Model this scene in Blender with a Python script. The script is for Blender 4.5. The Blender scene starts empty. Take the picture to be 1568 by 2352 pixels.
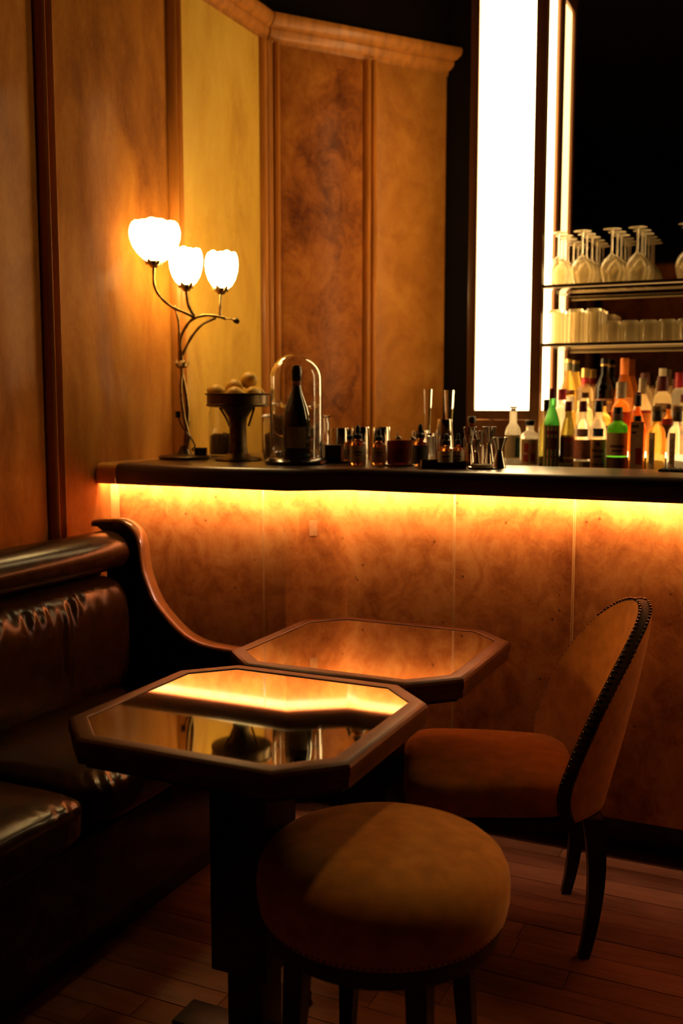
import bpy, bmesh, math, random
from mathutils import Vector, Matrix

S = bpy.context.scene
COL = S.collection
R = math.radians
rnd = random.Random(7)

# ------------------------------------------------------------------ camera
YAW = R(24.8)
cam_data = bpy.data.cameras.new('camera')
cam = bpy.data.objects.new('camera', cam_data)
COL.objects.link(cam)
cam.location = (0, 0, 1.40)
cam.rotation_euler = (R(90 - 6.248), 0, YAW)
cam_data.sensor_fit = 'VERTICAL'
cam_data.sensor_height = 36.0
cam_data.lens = 2320.0 / 2352.0 * 36.0
cam_data.clip_start = 0.05
cam_data.dof.use_dof = True
cam_data.dof.focus_distance = 2.6
cam_data.dof.aperture_fstop = 2.4
S.camera = cam

# ------------------------------------------------------------------ world, exposure
w = bpy.data.worlds.new('world')
S.world = w
w.use_nodes = True
w.node_tree.nodes['Background'].inputs[0].default_value = (1.0, 0.6, 0.3, 1)
w.node_tree.nodes['Background'].inputs[1].default_value = 0.0008
S.view_settings.view_transform = 'Standard'
S.view_settings.look = 'None'
S.view_settings.gamma = 1.0
S.view_settings.use_curve_mapping = False
S.view_settings.exposure = 0.0
S.cycles.use_denoising = True
S.cycles.max_bounces = 16
S.cycles.transmission_bounces = 14
S.cycles.transparent_max_bounces = 16
S.cycles.glossy_bounces = 6
S.cycles.diffuse_bounces = 2
S.cycles.sample_clamp_indirect = 6.0
S.cycles.blur_glossy = 0.6

LAMP_L = 26.0       # opal shades
LED_L = 185.0       # strip under the bar top
PILLAR_L = 10.0     # backlit light column
RISER_L = 4.0      # lit bottle steps


def added_spot(name, loc, target, energy, col, cone, soft=0.10):
    """unseen warm spot added to light the stool, the chair back and the rear wall"""
    l = bpy.data.lights.new(name, 'SPOT'); l.energy = energy; l.color = col; l.spot_size = R(cone); l.spot_blend = 0.8; l.shadow_soft_size = soft
    o = bpy.data.objects.new(name, l); COL.objects.link(o); o.location = loc
    o.rotation_euler = (Vector(target) - Vector(loc)).to_track_quat('-Z', 'Y').to_euler()
added_spot('added_stool_spot', (0.25, 3.25, 4.15), (-0.70, 1.76, 0.5), 76.0, (1.0, 0.47, 0.15), 16, 0.18)  # added overhead spot that brightens the stool top
added_spot('added_chair_spot', (-2.16, 1.25, 1.80), (-0.47, 2.60, 0.76), 62.0, (1.0, 0.45, 0.12), 17, 0.22)   # unseen, added to brighten the chair back from the left
added_spot('added_spot', (-1.5, -2.1, 3.5), (-1.6, -2.93, 2.0), 14.0, (1.0, 0.55, 0.22), 75)  # added spot, lights the rear wall that shows in the bar mirror

# ------------------------------------------------------------------ materials
MATS = {}

def M(name, col=(0.5, 0.5, 0.5), rough=0.5, metal=0.0, coat=0.0, coat_rough=0.1, trans=0.0, ior=1.45,
      sheen=0.0, emit=None, emit_s=0.0, spec=0.5, var=0.0, scale=8.0, stretch=(1, 1, 1), bump=0.0):
    if name in MATS:
        return MATS[name]
    m = bpy.data.materials.new(name); m.use_nodes = True
    nt = m.node_tree; b = nt.nodes['Principled BSDF']
    b.inputs['Base Color'].default_value = (*col, 1)
    b.inputs['Roughness'].default_value = rough
    b.inputs['Metallic'].default_value = metal
    b.inputs['Coat Weight'].default_value = coat
    b.inputs['Coat Roughness'].default_value = coat_rough
    b.inputs['Transmission Weight'].default_value = trans
    b.inputs['IOR'].default_value = ior
    b.inputs['Specular IOR Level'].default_value = spec
    if sheen:
        b.inputs['Sheen Weight'].default_value = sheen
        b.inputs['Sheen Roughness'].default_value = 0.4
        b.inputs['Sheen Tint'].default_value = (1, 0.62, 0.3, 1)
    if emit:
        b.inputs['Emission Color'].default_value = (*emit, 1)
        b.inputs['Emission Strength'].default_value = emit_s
    if var or bump:
        tc = nt.nodes.new('ShaderNodeTexCoord'); mp = nt.nodes.new('ShaderNodeMapping')
        mp.inputs['Scale'].default_value = stretch
        nz = nt.nodes.new('ShaderNodeTexNoise')
        nz.inputs['Scale'].default_value = scale; nz.inputs['Detail'].default_value = 6
        nt.links.new(tc.outputs['Object'], mp.inputs[0]); nt.links.new(mp.outputs[0], nz.inputs['Vector'])
        if var:
            rp = nt.nodes.new('ShaderNodeValToRGB')
            rp.color_ramp.elements[0].position = 0.3; rp.color_ramp.elements[1].position = 0.7
            rp.color_ramp.elements[0].color = (*[c * (1 - var) for c in col], 1)
            rp.color_ramp.elements[1].color = (*[min(1, c * (1 + var)) for c in col], 1)
            nt.links.new(nz.outputs['Fac'], rp.inputs[0]); nt.links.new(rp.outputs[0], b.inputs['Base Color'])
        if bump:
            bp = nt.nodes.new('ShaderNodeBump'); bp.inputs['Strength'].default_value = bump
            bp.inputs['Distance'].default_value = 0.004
            nt.links.new(nz.outputs['Fac'], bp.inputs['Height']); nt.links.new(bp.outputs[0], b.inputs['Normal'])
    MATS[name] = m
    return m


def veneer(name, dark, mid, light, cloud=2.0, fig=9.0, vert=0.45, rough=0.42, coat=0.5, coat_rough=0.22, spots=0.0, off=0.0, dist=2.2):
    """figured burl veneer: slow clouds, curled figure, fine pores, optional pin knots"""
    m = bpy.data.materials.new(name); m.use_nodes = True
    nt = m.node_tree; N = nt.nodes.new; L = nt.links.new
    b = nt.nodes['Principled BSDF']
    tc = N('ShaderNodeTexCoord')
    mp = N('ShaderNodeMapping'); mp.inputs['Scale'].default_value = (1, 1, vert); mp.inputs['Location'].default_value = (off, off * 2, off)
    L(tc.outputs['Object'], mp.inputs[0])
    n1 = N('ShaderNodeTexNoise'); n1.inputs['Scale'].default_value = cloud; n1.inputs['Detail'].default_value = 5
    n1.inputs['Distortion'].default_value = 0.6; n1.inputs['Roughness'].default_value = 0.6
    n2 = N('ShaderNodeTexNoise'); n2.inputs['Scale'].default_value = fig; n2.inputs['Detail'].default_value = 8
    n2.inputs['Distortion'].default_value = dist; n2.inputs['Roughness'].default_value = 0.62
    n3 = N('ShaderNodeTexNoise'); n3.inputs['Scale'].default_value = 120; n3.inputs['Detail'].default_value = 2
    L(mp.outputs[0], n1.inputs['Vector']); L(mp.outputs[0], n2.inputs['Vector']); L(mp.outputs[0], n3.inputs['Vector'])
    a1 = N('ShaderNodeMath'); a1.operation = 'MULTIPLY_ADD'; a1.inputs[1].default_value = 0.58
    a2 = N('ShaderNodeMath'); a2.operation = 'MULTIPLY_ADD'; a2.inputs[1].default_value = 0.36; a2.inputs[2].default_value = 0.0
    a3 = N('ShaderNodeMath'); a3.operation = 'MULTIPLY_ADD'; a3.inputs[1].default_value = 0.10
    L(n2.outputs['Fac'], a2.inputs[0]); L(n1.outputs['Fac'], a1.inputs[0]); L(a2.outputs[0], a1.inputs[2])
    L(n3.outputs['Fac'], a3.inputs[0]); L(a1.outputs[0], a3.inputs[2])
    rp = N('ShaderNodeValToRGB'); cr = rp.color_ramp
    cr.elements[0].position = 0.36; cr.elements[0].color = (*dark, 1)
    cr.elements[1].position = 0.68; cr.elements[1].color = (*light, 1)
    e = cr.elements.new(0.52); e.color = (*mid, 1)
    L(a3.outputs[0], rp.inputs[0])
    out = rp.outputs[0]
    if spots:
        vo = N('ShaderNodeTexVoronoi'); vo.inputs['Scale'].default_value = 26
        L(tc.outputs['Object'], vo.inputs['Vector'])
        sm = N('ShaderNodeMapRange'); sm.inputs[1].default_value = 0.05; sm.inputs[2].default_value = 0.16
        L(vo.outputs['Distance'], sm.inputs[0])
        gate = N('ShaderNodeMath'); gate.operation = 'GREATER_THAN'; gate.inputs[1].default_value = 0.56
        n4 = N('ShaderNodeTexNoise'); n4.inputs['Scale'].default_value = 7
        L(tc.outputs['Object'], n4.inputs['Vector']); L(n4.outputs['Fac'], gate.inputs[0])
        inv = N('ShaderNodeMath'); inv.operation = 'SUBTRACT'; inv.inputs[0].default_value = 1
        L(sm.outputs[0], inv.inputs[1])
        mu = N('ShaderNodeMath'); mu.operation = 'MULTIPLY'; L(inv.outputs[0], mu.inputs[0]); L(gate.outputs[0], mu.inputs[1])
        mu2 = N('ShaderNodeMath'); mu2.operation = 'MULTIPLY'; mu2.inputs[1].default_value = spots; L(mu.outputs[0], mu2.inputs[0])
        mx = N('ShaderNodeMix'); mx.data_type = 'RGBA'
        L(mu2.outputs[0], mx.inputs['Factor']); L(out, mx.inputs[6]); mx.inputs[7].default_value = (0.03, 0.008, 0.002, 1)
        out = mx.outputs[2]
    L(out, b.inputs['Base Color'])
    b.inputs['Roughness'].default_value = rough
    b.inputs['Coat Weight'].default_value = coat; b.inputs['Coat Roughness'].default_value = coat_rough
    b.inputs['Specular IOR Level'].default_value = 0.08
    MATS[name] = m
    return m


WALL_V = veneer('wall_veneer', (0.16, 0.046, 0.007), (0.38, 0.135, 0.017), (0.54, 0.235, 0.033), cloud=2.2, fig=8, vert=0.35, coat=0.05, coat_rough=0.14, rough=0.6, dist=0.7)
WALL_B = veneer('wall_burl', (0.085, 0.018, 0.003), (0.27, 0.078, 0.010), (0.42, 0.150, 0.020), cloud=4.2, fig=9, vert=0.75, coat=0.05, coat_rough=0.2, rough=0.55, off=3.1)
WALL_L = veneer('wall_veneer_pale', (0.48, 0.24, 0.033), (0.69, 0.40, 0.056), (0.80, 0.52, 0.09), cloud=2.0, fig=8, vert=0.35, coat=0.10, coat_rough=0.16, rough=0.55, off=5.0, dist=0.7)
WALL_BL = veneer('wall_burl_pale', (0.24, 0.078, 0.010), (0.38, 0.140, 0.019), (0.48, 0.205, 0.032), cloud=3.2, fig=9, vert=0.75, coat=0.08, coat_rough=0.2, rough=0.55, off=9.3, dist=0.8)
BAR_V = veneer('bar_burl', (0.20, 0.050, 0.007), (0.45, 0.155, 0.022), (0.62, 0.28, 0.05), cloud=4.0, fig=13, vert=0.8, rough=0.35, coat=0.45, coat_rough=0.15, spots=0.75, off=1.7, dist=1.5)
TRIM = M('trim_wood', (0.45, 0.165, 0.026), 0.4, coat=0.12, coat_rough=0.15, spec=0.3, var=0.25, scale=30, stretch=(1, 1, 0.1))
TRIM_L = M('light_trim_wood', (0.66, 0.32, 0.065), 0.3, coat=0.9, coat_rough=0.12, var=0.15, scale=30, stretch=(1, 1, 0.1))
DARKW = M('dark_wood', (0.028, 0.011, 0.005), 0.32, coat=0.4, coat_rough=0.18, var=0.4, scale=18, stretch=(0.2, 1, 1))
BARW = M('bar_top_wood', (0.035, 0.014, 0.006), 0.35, coat=1.0, coat_rough=0.28, var=0.35, scale=14, stretch=(0.15, 1, 1))
FRAMEW = M('table_frame_wood', (0.10, 0.036, 0.008), 0.40, spec=0.3, var=0.3, scale=40, stretch=(0.3, 0.3, 1))
FLOORW = None
BLACKW = M('black_wood', (0.010, 0.006, 0.004), 0.4, var=0.3, scale=20)
UPPER = M('upper_wall_paint', (0.006, 0.003, 0.0018), 0.7, spec=0.08, var=0.2, scale=3)
CEIL = M('ceiling_paint', (0.02, 0.013, 0.008), 0.8, var=0.2, scale=3)
LEATHER = M('dark_leather', (0.034, 0.016, 0.005), 0.23, spec=0.28, var=0.25, scale=22, bump=0.05)
VELVET = M('rust_velvet', (0.50, 0.235, 0.046), 0.9, sheen=0.7, var=0.2, scale=26, spec=0.1)
VELVET_SHADE = M('shaded_velvet', (0.030, 0.014, 0.006), 0.8, var=0.2, scale=40)  # darkened velvet for the chair's edge band, shade put into the colour
BRASS_OLD = M('aged_brass', (0.36, 0.24, 0.085), 0.34, metal=1.0, var=0.35, scale=60, bump=0.25)
BRASS = M('brass', (0.78, 0.50, 0.18), 0.25, metal=1.0, var=0.1, scale=40)
STEEL = M('polished_steel', (0.75, 0.70, 0.62), 0.14, metal=1.0, var=0.05, scale=40)
DARKMET = M('dark_bronze', (0.11, 0.075, 0.035), 0.35, metal=1.0, var=0.4, scale=40)
GLASS = M('clear_glass', (0.97, 0.97, 0.95), 0.015, trans=1.0, ior=1.45)
TABLE_GLASS = M('dark_mirror_glass', (0.72, 0.68, 0.58), 0.035, metal=1.0, var=0.02, scale=5)
MIRROR = M('bar_mirror', (0.36, 0.32, 0.26), 0.02, metal=1.0, var=0.01, scale=3)
RUBBER = M('black_rubber', (0.012, 0.012, 0.012), 0.55, var=0.2, scale=60)
BLACKG = M('black_gloss', (0.010, 0.009, 0.008), 0.18, coat=0.5, var=0.2, scale=30)
OPAL = M('opal_glass_lit', (0.9, 0.85, 0.75), 0.4, emit=(1.0, 0.66, 0.24), emit_s=LAMP_L, var=0.03, scale=20)
OPAL_BIG = M('large_opal_glass_lit', (0.9, 0.85, 0.75), 0.4, emit=(1.0, 0.62, 0.25), emit_s=LAMP_L * 0.25, var=0.03, scale=20)
LEDM = M('led_diffuser', (0.9, 0.8, 0.6), 0.5, emit=(1.0, 0.58, 0.44), emit_s=LED_L)
PANEL_E = M('backlit_acrylic', (0.9, 0.85, 0.75), 0.4, emit=(1.0, 0.65, 0.28), emit_s=PILLAR_L)
RISER_E = M('lit_riser_acrylic', (0.9, 0.85, 0.75), 0.35, emit=(1.0, 0.70, 0.32), emit_s=RISER_L)
LEMON = M('lemon_skin', (0.62, 0.36, 0.05), 0.45, spec=0.4, var=0.15, scale=40, bump=0.2)
CORK = M('cork', (0.35, 0.22, 0.11), 0.8, var=0.2, scale=120)
PAPER = M('cream_paper', (0.62, 0.52, 0.36), 0.8, var=0.12, scale=40)


def glassmix():
    """slightly hazy bar glass: clear refraction with a share of scattered light"""
    m = bpy.data.materials.new('shelf_glassware'); m.use_nodes = True
    nt = m.node_tree; b = nt.nodes['Principled BSDF']
    b.inputs['Base Color'].default_value = (1.0, 0.95, 0.80, 1)
    b.inputs['Transmission Weight'].default_value = 1.0; b.inputs['Roughness'].default_value = 0.05
    b.inputs['IOR'].default_value = 1.45
    tr = nt.nodes.new('ShaderNodeBsdfTranslucent'); tr.inputs[0].default_value = (1.0, 0.84, 0.52, 1)
    nz = nt.nodes.new('ShaderNodeTexNoise'); nz.inputs['Scale'].default_value = 30
    mr = nt.nodes.new('ShaderNodeMapRange'); mr.inputs[3].default_value = 0.09; mr.inputs[4].default_value = 0.17
    nt.links.new(nz.outputs['Fac'], mr.inputs[0])
    mx = nt.nodes.new('ShaderNodeMixShader')
    nt.links.new(mr.outputs[0], mx.inputs[0]); nt.links.new(b.outputs[0], mx.inputs[1]); nt.links.new(tr.outputs[0], mx.inputs[2])
    nt.links.new(mx.outputs[0], nt.nodes['Material Output'].inputs['Surface'])
    return m
GLASSWARE = glassmix()


def floor_mat():
    m = bpy.data.materials.new('floor_oak'); m.use_nodes = True
    nt = m.node_tree; N = nt.nodes.new; L = nt.links.new; b = nt.nodes['Principled BSDF']
    tc = N('ShaderNodeTexCoord'); mp = N('ShaderNodeMapping'); mp.inputs['Scale'].default_value = (0.12, 1, 1)
    oi = N('ShaderNodeObjectInfo')
    ad = N('ShaderNodeVectorMath'); ad.operation = 'ADD'
    cb = N('ShaderNodeCombineXYZ')
    mu = N('ShaderNodeMath'); mu.operation = 'MULTIPLY'; mu.inputs[1].default_value = 40
    L(oi.outputs['Random'], mu.inputs[0]); L(mu.outputs[0], cb.inputs[0]); L(mu.outputs[0], cb.inputs[2])
    L(tc.outputs['Object'], ad.inputs[0]); L(cb.outputs[0], ad.inputs[1]); L(ad.outputs[0], mp.inputs[0])
    nz = N('ShaderNodeTexNoise'); nz.inputs['Scale'].default_value = 45; nz.inputs['Detail'].default_value = 6; nz.inputs['Distortion'].default_value = 0.8
    L(mp.outputs[0], nz.inputs['Vector'])
    n2 = N('ShaderNodeTexNoise'); n2.inputs['Scale'].default_value = 5; L(tc.outputs['Object'], n2.inputs['Vector'])
    a = N('ShaderNodeMath'); a.operation = 'MULTIPLY_ADD'; a.inputs[1].default_value = 0.35; L(n2.outputs['Fac'], a.inputs[0])
    a0 = N('ShaderNodeMath'); a0.operation = 'MULTIPLY_ADD'; a0.inputs[1].default_value = 0.45
    L(nz.outputs['Fac'], a0.inputs[0])
    a1 = N('ShaderNodeMath'); a1.operation = 'MULTIPLY'; a1.inputs[1].default_value = 0.3; L(oi.outputs['Random'], a1.inputs[0])
    L(a1.outputs[0], a0.inputs[2]); L(a0.outputs[0], a.inputs[2])
    rp = N('ShaderNodeValToRGB'); cr = rp.color_ramp
    cr.elements[0].position = 0.3; cr.elements[0].color = (0.13, 0.050, 0.019, 1)
    cr.elements[1].position = 0.8; cr.elements[1].color = (0.45, 0.205, 0.080, 1)
    L(a.outputs[0], rp.inputs[0]); L(rp.outputs[0], b.inputs['Base Color'])
    b.inputs['Roughness'].default_value = 0.5; b.inputs['Specular IOR Level'].default_value = 0.35
    return m
FLOORW = floor_mat()

# ------------------------------------------------------------------ mesh helpers

class MB:
    def __init__(self):
        self.v = []; self.f = []

    def add(self, vs, fs):
        o = len(self.v)
        self.v += [tuple(p) for p in vs]
        self.f += [tuple(i + o for i in f) for f in fs]
        return self

    def box(self, x0, x1, y0, y1, z0, z1, bev=0.0):
        if bev > 0:
            bm = bmesh.new(); bmesh.ops.create_cube(bm, size=1)
            for q in bm.verts:
                q.co = ((x0 + x1) / 2 + q.co.x * (x1 - x0), (y0 + y1) / 2 + q.co.y * (y1 - y0), (z0 + z1) / 2 + q.co.z * (z1 - z0))
            bmesh.ops.bevel(bm, geom=bm.edges[:], offset=bev, segments=2, profile=0.6, affect='EDGES')
            bm.verts.index_update()
            self.add([q.co[:] for q in bm.verts], [[q.index for q in f.verts] for f in bm.faces]); bm.free()
            return self
        return self.add([(x0, y0, z0), (x1, y0, z0), (x1, y1, z0), (x0, y1, z0), (x0, y0, z1), (x1, y0, z1), (x1, y1, z1), (x0, y1, z1)],
                        [(3, 2, 1, 0), (4, 5, 6, 7), (0, 1, 5, 4), (1, 2, 6, 5), (2, 3, 7, 6), (3, 0, 4, 7)])

    def prism(self, poly, z0, z1, bev=0.0, seg=2):
        n = len(poly)
        if bev > 0:
            bm = bmesh.new()
            a = [bm.verts.new((x, y, z0)) for x, y in poly]; b = [bm.verts.new((x, y, z1)) for x, y in poly]
            bm.faces.new(a[::-1]); bm.faces.new(b)
            for i in range(n):
                bm.faces.new((a[i], a[(i + 1) % n], b[(i + 1) % n], b[i]))
            ed = [e for e in bm.edges if abs(e.verts[0].co.z - e.verts[1].co.z) < 1e-6]
            bmesh.ops.bevel(bm, geom=ed, offset=bev, segments=seg, profile=0.5, affect='EDGES')
            bm.verts.index_update()
            self.add([q.co[:] for q in bm.verts], [[q.index for q in f.verts] for f in bm.faces]); bm.free()
            return self
        vs = [(x, y, z0) for x, y in poly] + [(x, y, z1) for x, y in poly]
        fs = [tuple(range(n - 1, -1, -1)), tuple(range(n, 2 * n))]
        fs += [(i, (i + 1) % n, n + (i + 1) % n, n + i) for i in range(n)]
        return self.add(vs, fs)

    def lathe(self, prof, seg=28, c=(0, 0, 0), sq=0.0, mat=None):
        """profile of (radius, z); closed at ends where radius is 0. sq: superellipse exponent > 2 for squared sections"""
        vs = []; rows = []
        for r, z in prof:
            if r < 1e-6:
                rows.append([len(vs)]); vs.append((0, 0, z)); continue
            row = []
            for k in range(seg):
                a = 2 * math.pi * k / seg
                q = 1.0
                if sq:
                    ca, sa = abs(math.cos(a + math.pi / 4 * 0)), abs(math.sin(a))
                    q = 1.0 / (ca ** sq + sa ** sq) ** (1 / sq)
                row.append(len(vs)); vs.append((r * q * math.cos(a), r * q * math.sin(a), z))
            rows.append(row)
        fs = []
        for A, B in zip(rows, rows[1:]):
            if len(A) == 1 and len(B) == 1: continue
            for k in range(seg):
                k2 = (k + 1) % seg
                if len(A) == 1: fs.append((A[0], B[k2], B[k]))
                elif len(B) == 1: fs.append((A[k], A[k2], B[0]))
                else: fs.append((A[k], A[k2], B[k2], B[k]))
        if mat is not None:
            vs = [tuple(mat @ Vector(p)) for p in vs]
        vs = [(p[0] + c[0], p[1] + c[1], p[2] + c[2]) for p in vs]
        return self.add(vs, fs)

    def tube(self, pts, rad, seg=10, cap=True):
        pts = [Vector(p) for p in pts]; n = len(pts)
        rad = rad if isinstance(rad, (list, tuple)) else [rad] * n
        vs = []; prev = None
        for i, p in enumerate(pts):
            t = (pts[min(i + 1, n - 1)] - pts[max(i - 1, 0)]).normalized()
            u = prev if prev is not None else (Vector((0, 1, 0)) if abs(t.y) < 0.9 else Vector((1, 0, 0)))
            u = (u - t * u.dot(t)).normalized(); prev = u; q = t.cross(u)
            for k in range(seg):
                a = 2 * math.pi * k / seg
                vs.append(p + (u * math.cos(a) + q * math.sin(a)) * rad[i])
        fs = []
        for i in range(n - 1):
            for k in range(seg):
                fs.append((i * seg + k, i * seg + (k + 1) % seg, (i + 1) * seg + (k + 1) % seg, (i + 1) * seg + k))
        if cap:
            fs.append(tuple(range(seg - 1, -1, -1))); fs.append(tuple((n - 1) * seg + k for k in range(seg)))
        return self.add(vs, fs)

    def grid(self, fn, nu, nv, wrap_u=False):
        vs = [fn(i / (nu if wrap_u else nu - 1), j / (nv - 1)) for j in range(nv) for i in range(nu)]
        fs = []
        for j in range(nv - 1):
            for i in range(nu if wrap_u else nu - 1):
                i2 = (i + 1) % nu
                fs.append((j * nu + i, j * nu + i2, (j + 1) * nu + i2, (j + 1) * nu + i))
        return self.add(vs, fs)

    def sphere(self, c, r, seg=12, rings=8, sc=(1, 1, 1)):
        prof = [(math.sin(math.pi * i / rings) * r, -math.cos(math.pi * i / rings) * r) for i in range(rings + 1)]
        prof[0] = (0, -r); prof[-1] = (0, r)
        return self.lathe(prof, seg, c, mat=Matrix.Diagonal((*sc, 1)))

    def build(self, name, mat, parent=None, smooth=40, loc=None):
        me = bpy.data.meshes.new(name); me.from_pydata(self.v, [], self.f); me.validate()
        bm = bmesh.new(); bm.from_mesh(me); bmesh.ops.remove_doubles(bm, verts=bm.verts[:], dist=1e-6); bmesh.ops.recalc_face_normals(bm, faces=bm.faces[:]); bm.to_mesh(me); bm.free()
        me.materials.append(mat)
        if smooth:
            me.polygons.foreach_set('use_smooth', [True] * len(me.polygons))
            me.set_sharp_from_angle(angle=R(smooth))
        o = bpy.data.objects.new(name, me); COL.objects.link(o)
        if parent: o.parent = parent
        if loc: o.location = loc
        return o


def tag(o, label, cat, group=None):
    o['label'] = label; o['category'] = cat
    if group: o['group'] = group
    return o

def thing(name, label, cat, loc=(0, 0, 0), rz=0.0, group=None):
    o = bpy.data.objects.new(name, None); COL.objects.link(o)
    o.location = loc; o.rotation_euler = (0, 0, rz); o.empty_display_size = 0.05
    return tag(o, label, cat, group)

def structure(o):
    o['kind'] = 'structure'; return o

def copy_tree(o, parent=None):
    c = o.copy(); COL.objects.link(c)
    if parent: c.parent = parent
    for ch in list(o.children):
        copy_tree(ch, c)
    return c

def smoothcurve(pts, n=6):
    """Catmull-Rom through the points"""
    P = [Vector(p) for p in pts]; out = []
    for i in range(len(P) - 1):
        p0, p1, p2, p3 = P[max(i - 1, 0)], P[i], P[i + 1], P[min(i + 2, len(P) - 1)]
        for k in range(n):
            t = k / n
            out.append(0.5 * ((2 * p1) + (p2 - p0) * t + (2 * p0 - 5 * p1 + 4 * p2 - p3) * t * t + (3 * p1 - p0 - 3 * p2 + p3) * t ** 3))
    out.append(P[-1])
    return out

def lettering(txt, size, mat, parent, loc, rot, bold=False):
    cu = bpy.data.curves.new('lettering', 'FONT'); cu.body = txt; cu.size = size
    cu.align_x = 'CENTER'; cu.align_y = 'CENTER'; cu.extrude = 0.0002
    if bold: cu.offset = size * 0.02
    tmp = bpy.data.objects.new('lettering_curve', cu); COL.objects.link(tmp)
    bpy.context.view_layer.update()
    me = bpy.data.meshes.new_from_object(tmp.evaluated_get(bpy.context.evaluated_depsgraph_get()))
    bpy.data.objects.remove(tmp); me.materials.clear(); me.materials.append(mat)
    o = bpy.data.objects.new('lettering', me); COL.objects.link(o)
    o.parent = parent; o.location = loc; o.rotation_euler = rot
    return o

# ================================================================== ROOM SHELL
XW = -2.274                # face of the left wall panels
CORNER = (-2.274, 4.13)    # where the left wall meets the angled wall
W2A = R(52.5)              # direction of the angled wall
W2LEN = 0.955
CROWN = [(0, 2.985), (0.012, 2.985), (0.014, 3.008), (0.020, 3.012), (0.032, 3.030), (0.034, 3.048), (0.030, 3.052), (0.044, 3.060),
         (0.058, 3.078), (0.062, 3.100), (0.058, 3.112), (0.0, 3.112)]

def reeded(s, w=0.080, d=0.052):
    """plan section of a reeded upright: (along, out)"""
    h = w / 2; P = [(s - h, 0.0), (s - h, 0.010), (s - h + 0.012, 0.013)]
    for c in (-0.017, 0.017):
        for k in range(7):
            a = math.pi - math.pi * k / 6
            P.append((s + c + 0.0145 * math.cos(a), 0.016 + (d - 0.016) * math.sin(a)))
    return P + [(s + h - 0.012, 0.013), (s + h, 0.010), (s + h, 0.0)]

# ---- floor with oak planks
fl = MB().box(-2.6, 4.2, -3.0, 6.2, -0.12, -0.018).build('floor', FLOORW, smooth=0)
structure(fl)
y = 0.55
row = 0
while y < 3.20:
    wd = 0.086 + rnd.uniform(-0.006, 0.008)
    x = -2.24 - rnd.uniform(0, 0.7)
    while x < 1.35:
        ln = rnd.uniform(0.75, 1.35)
        x0, x1 = max(x, -2.25), min(x + ln, 1.4)
        if x1 - x0 > 0.03:
            p = MB().box(x0 + 0.0008, x1 - 0.0008, y + 0.0010, y + wd - 0.0010, -0.02, rnd.uniform(-0.0012, 0.0), bev=0.0012).build('plank', FLOORW, fl, smooth=30)
        x += ln
    y += wd; row += 1
structure(MB().box(-2.6, 4.2, -3.0, 6.2, 4.25, 4.35).build('ceiling', CEIL, smooth=0))

# ---- left wall: veneer panels between reeded uprights, crown above, dark upper wall
wl = structure(MB().box(-2.45, XW - 0.018, -3.0, 4.16, 0.0, 3.112).build('wall_left', TRIM, smooth=0))
uprights = [3.378 - 0.735 * k for k in range(9)]
edges = [4.055] + uprights
for i in range(9):
    a, b = edges[i + 1] + 0.036, edges[i] - (0.036 if i else 0.0)
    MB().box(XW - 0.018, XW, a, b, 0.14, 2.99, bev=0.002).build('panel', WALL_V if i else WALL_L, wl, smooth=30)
for s in uprights:
    MB().prism([(XW - 0.018 + o, q) for q, o in reeded(s)], 0.12, 2.99).build('upright', TRIM, wl, smooth=50)
def cornerpoly(): # reeds each side of the inner corner, left-wall side
    return [(XW - 0.018 + o, q) for q, o in reeded(4.093, 0.076, 0.046)]
MB().prism(cornerpoly(), 0.12, 2.99).build('upright', TRIM, wl, smooth=50)
cr = MB(); n = len(CROWN); tn = math.tan((math.pi / 2 - W2A) / 2)
cr.add([(XW - 0.018 + o, -3.0, z) for o, z in CROWN] + [(XW - 0.018 + o, 4.137 - o * tn, z) for o, z in CROWN],
       [(i, i + 1, n + i + 1, n + i) for i in range(n - 1)] + [tuple(range(n)), tuple(range(2 * n - 1, n - 1, -1))])
cr.build('crown_moulding', TRIM, wl, smooth=35)
MB().box(-2.45, XW - 0.004, -3.0, 4.16, 3.112, 4.25).build('upper_wall', UPPER, wl, smooth=0)
bbm = MB().box(XW - 0.02, XW + 0.012, -3.0, 2.94, 0.0, 0.14, bev=0.004).build('baseboard_left', DARKW, smooth=30)
structure(bbm)

# ---- angled wall behind the bar end (local x along the wall, local -y into the room)
wc = structure(MB().box(0.0, W2LEN, 0.016, 0.12, 0.0, 3.112).build('wall_corner', TRIM, smooth=0))
wc.location = (*CORNER, 0); wc.rotation_euler = (0, 0, W2A)
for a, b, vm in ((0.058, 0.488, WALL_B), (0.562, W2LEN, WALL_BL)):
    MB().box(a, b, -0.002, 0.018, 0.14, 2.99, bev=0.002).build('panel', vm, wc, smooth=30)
for s, ww in ((0.525, 0.074), (0.022, 0.07)):
    MB().prism([(q, 0.014 - o) for q, o in reeded(s, ww, 0.050)], 0.12, 2.99).build('upright', TRIM, wc, smooth=50)
cr = MB()
cr.add([(o * tn, 0.016 - o, z) for o, z in CROWN] + [(W2LEN + o, 0.016 - o, z) for o, z in CROWN],
       [(i, i + 1, n + i + 1, n + i) for i in range(n - 1)] + [tuple(range(n)), tuple(range(2 * n - 1, n - 1, -1))])
cr.build('crown_moulding', TRIM, wc, smooth=35)
MB().box(0.0, W2LEN, 0.004, 0.12, 3.112, 4.25).build('upper_wall', UPPER, wc, smooth=0)

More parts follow.
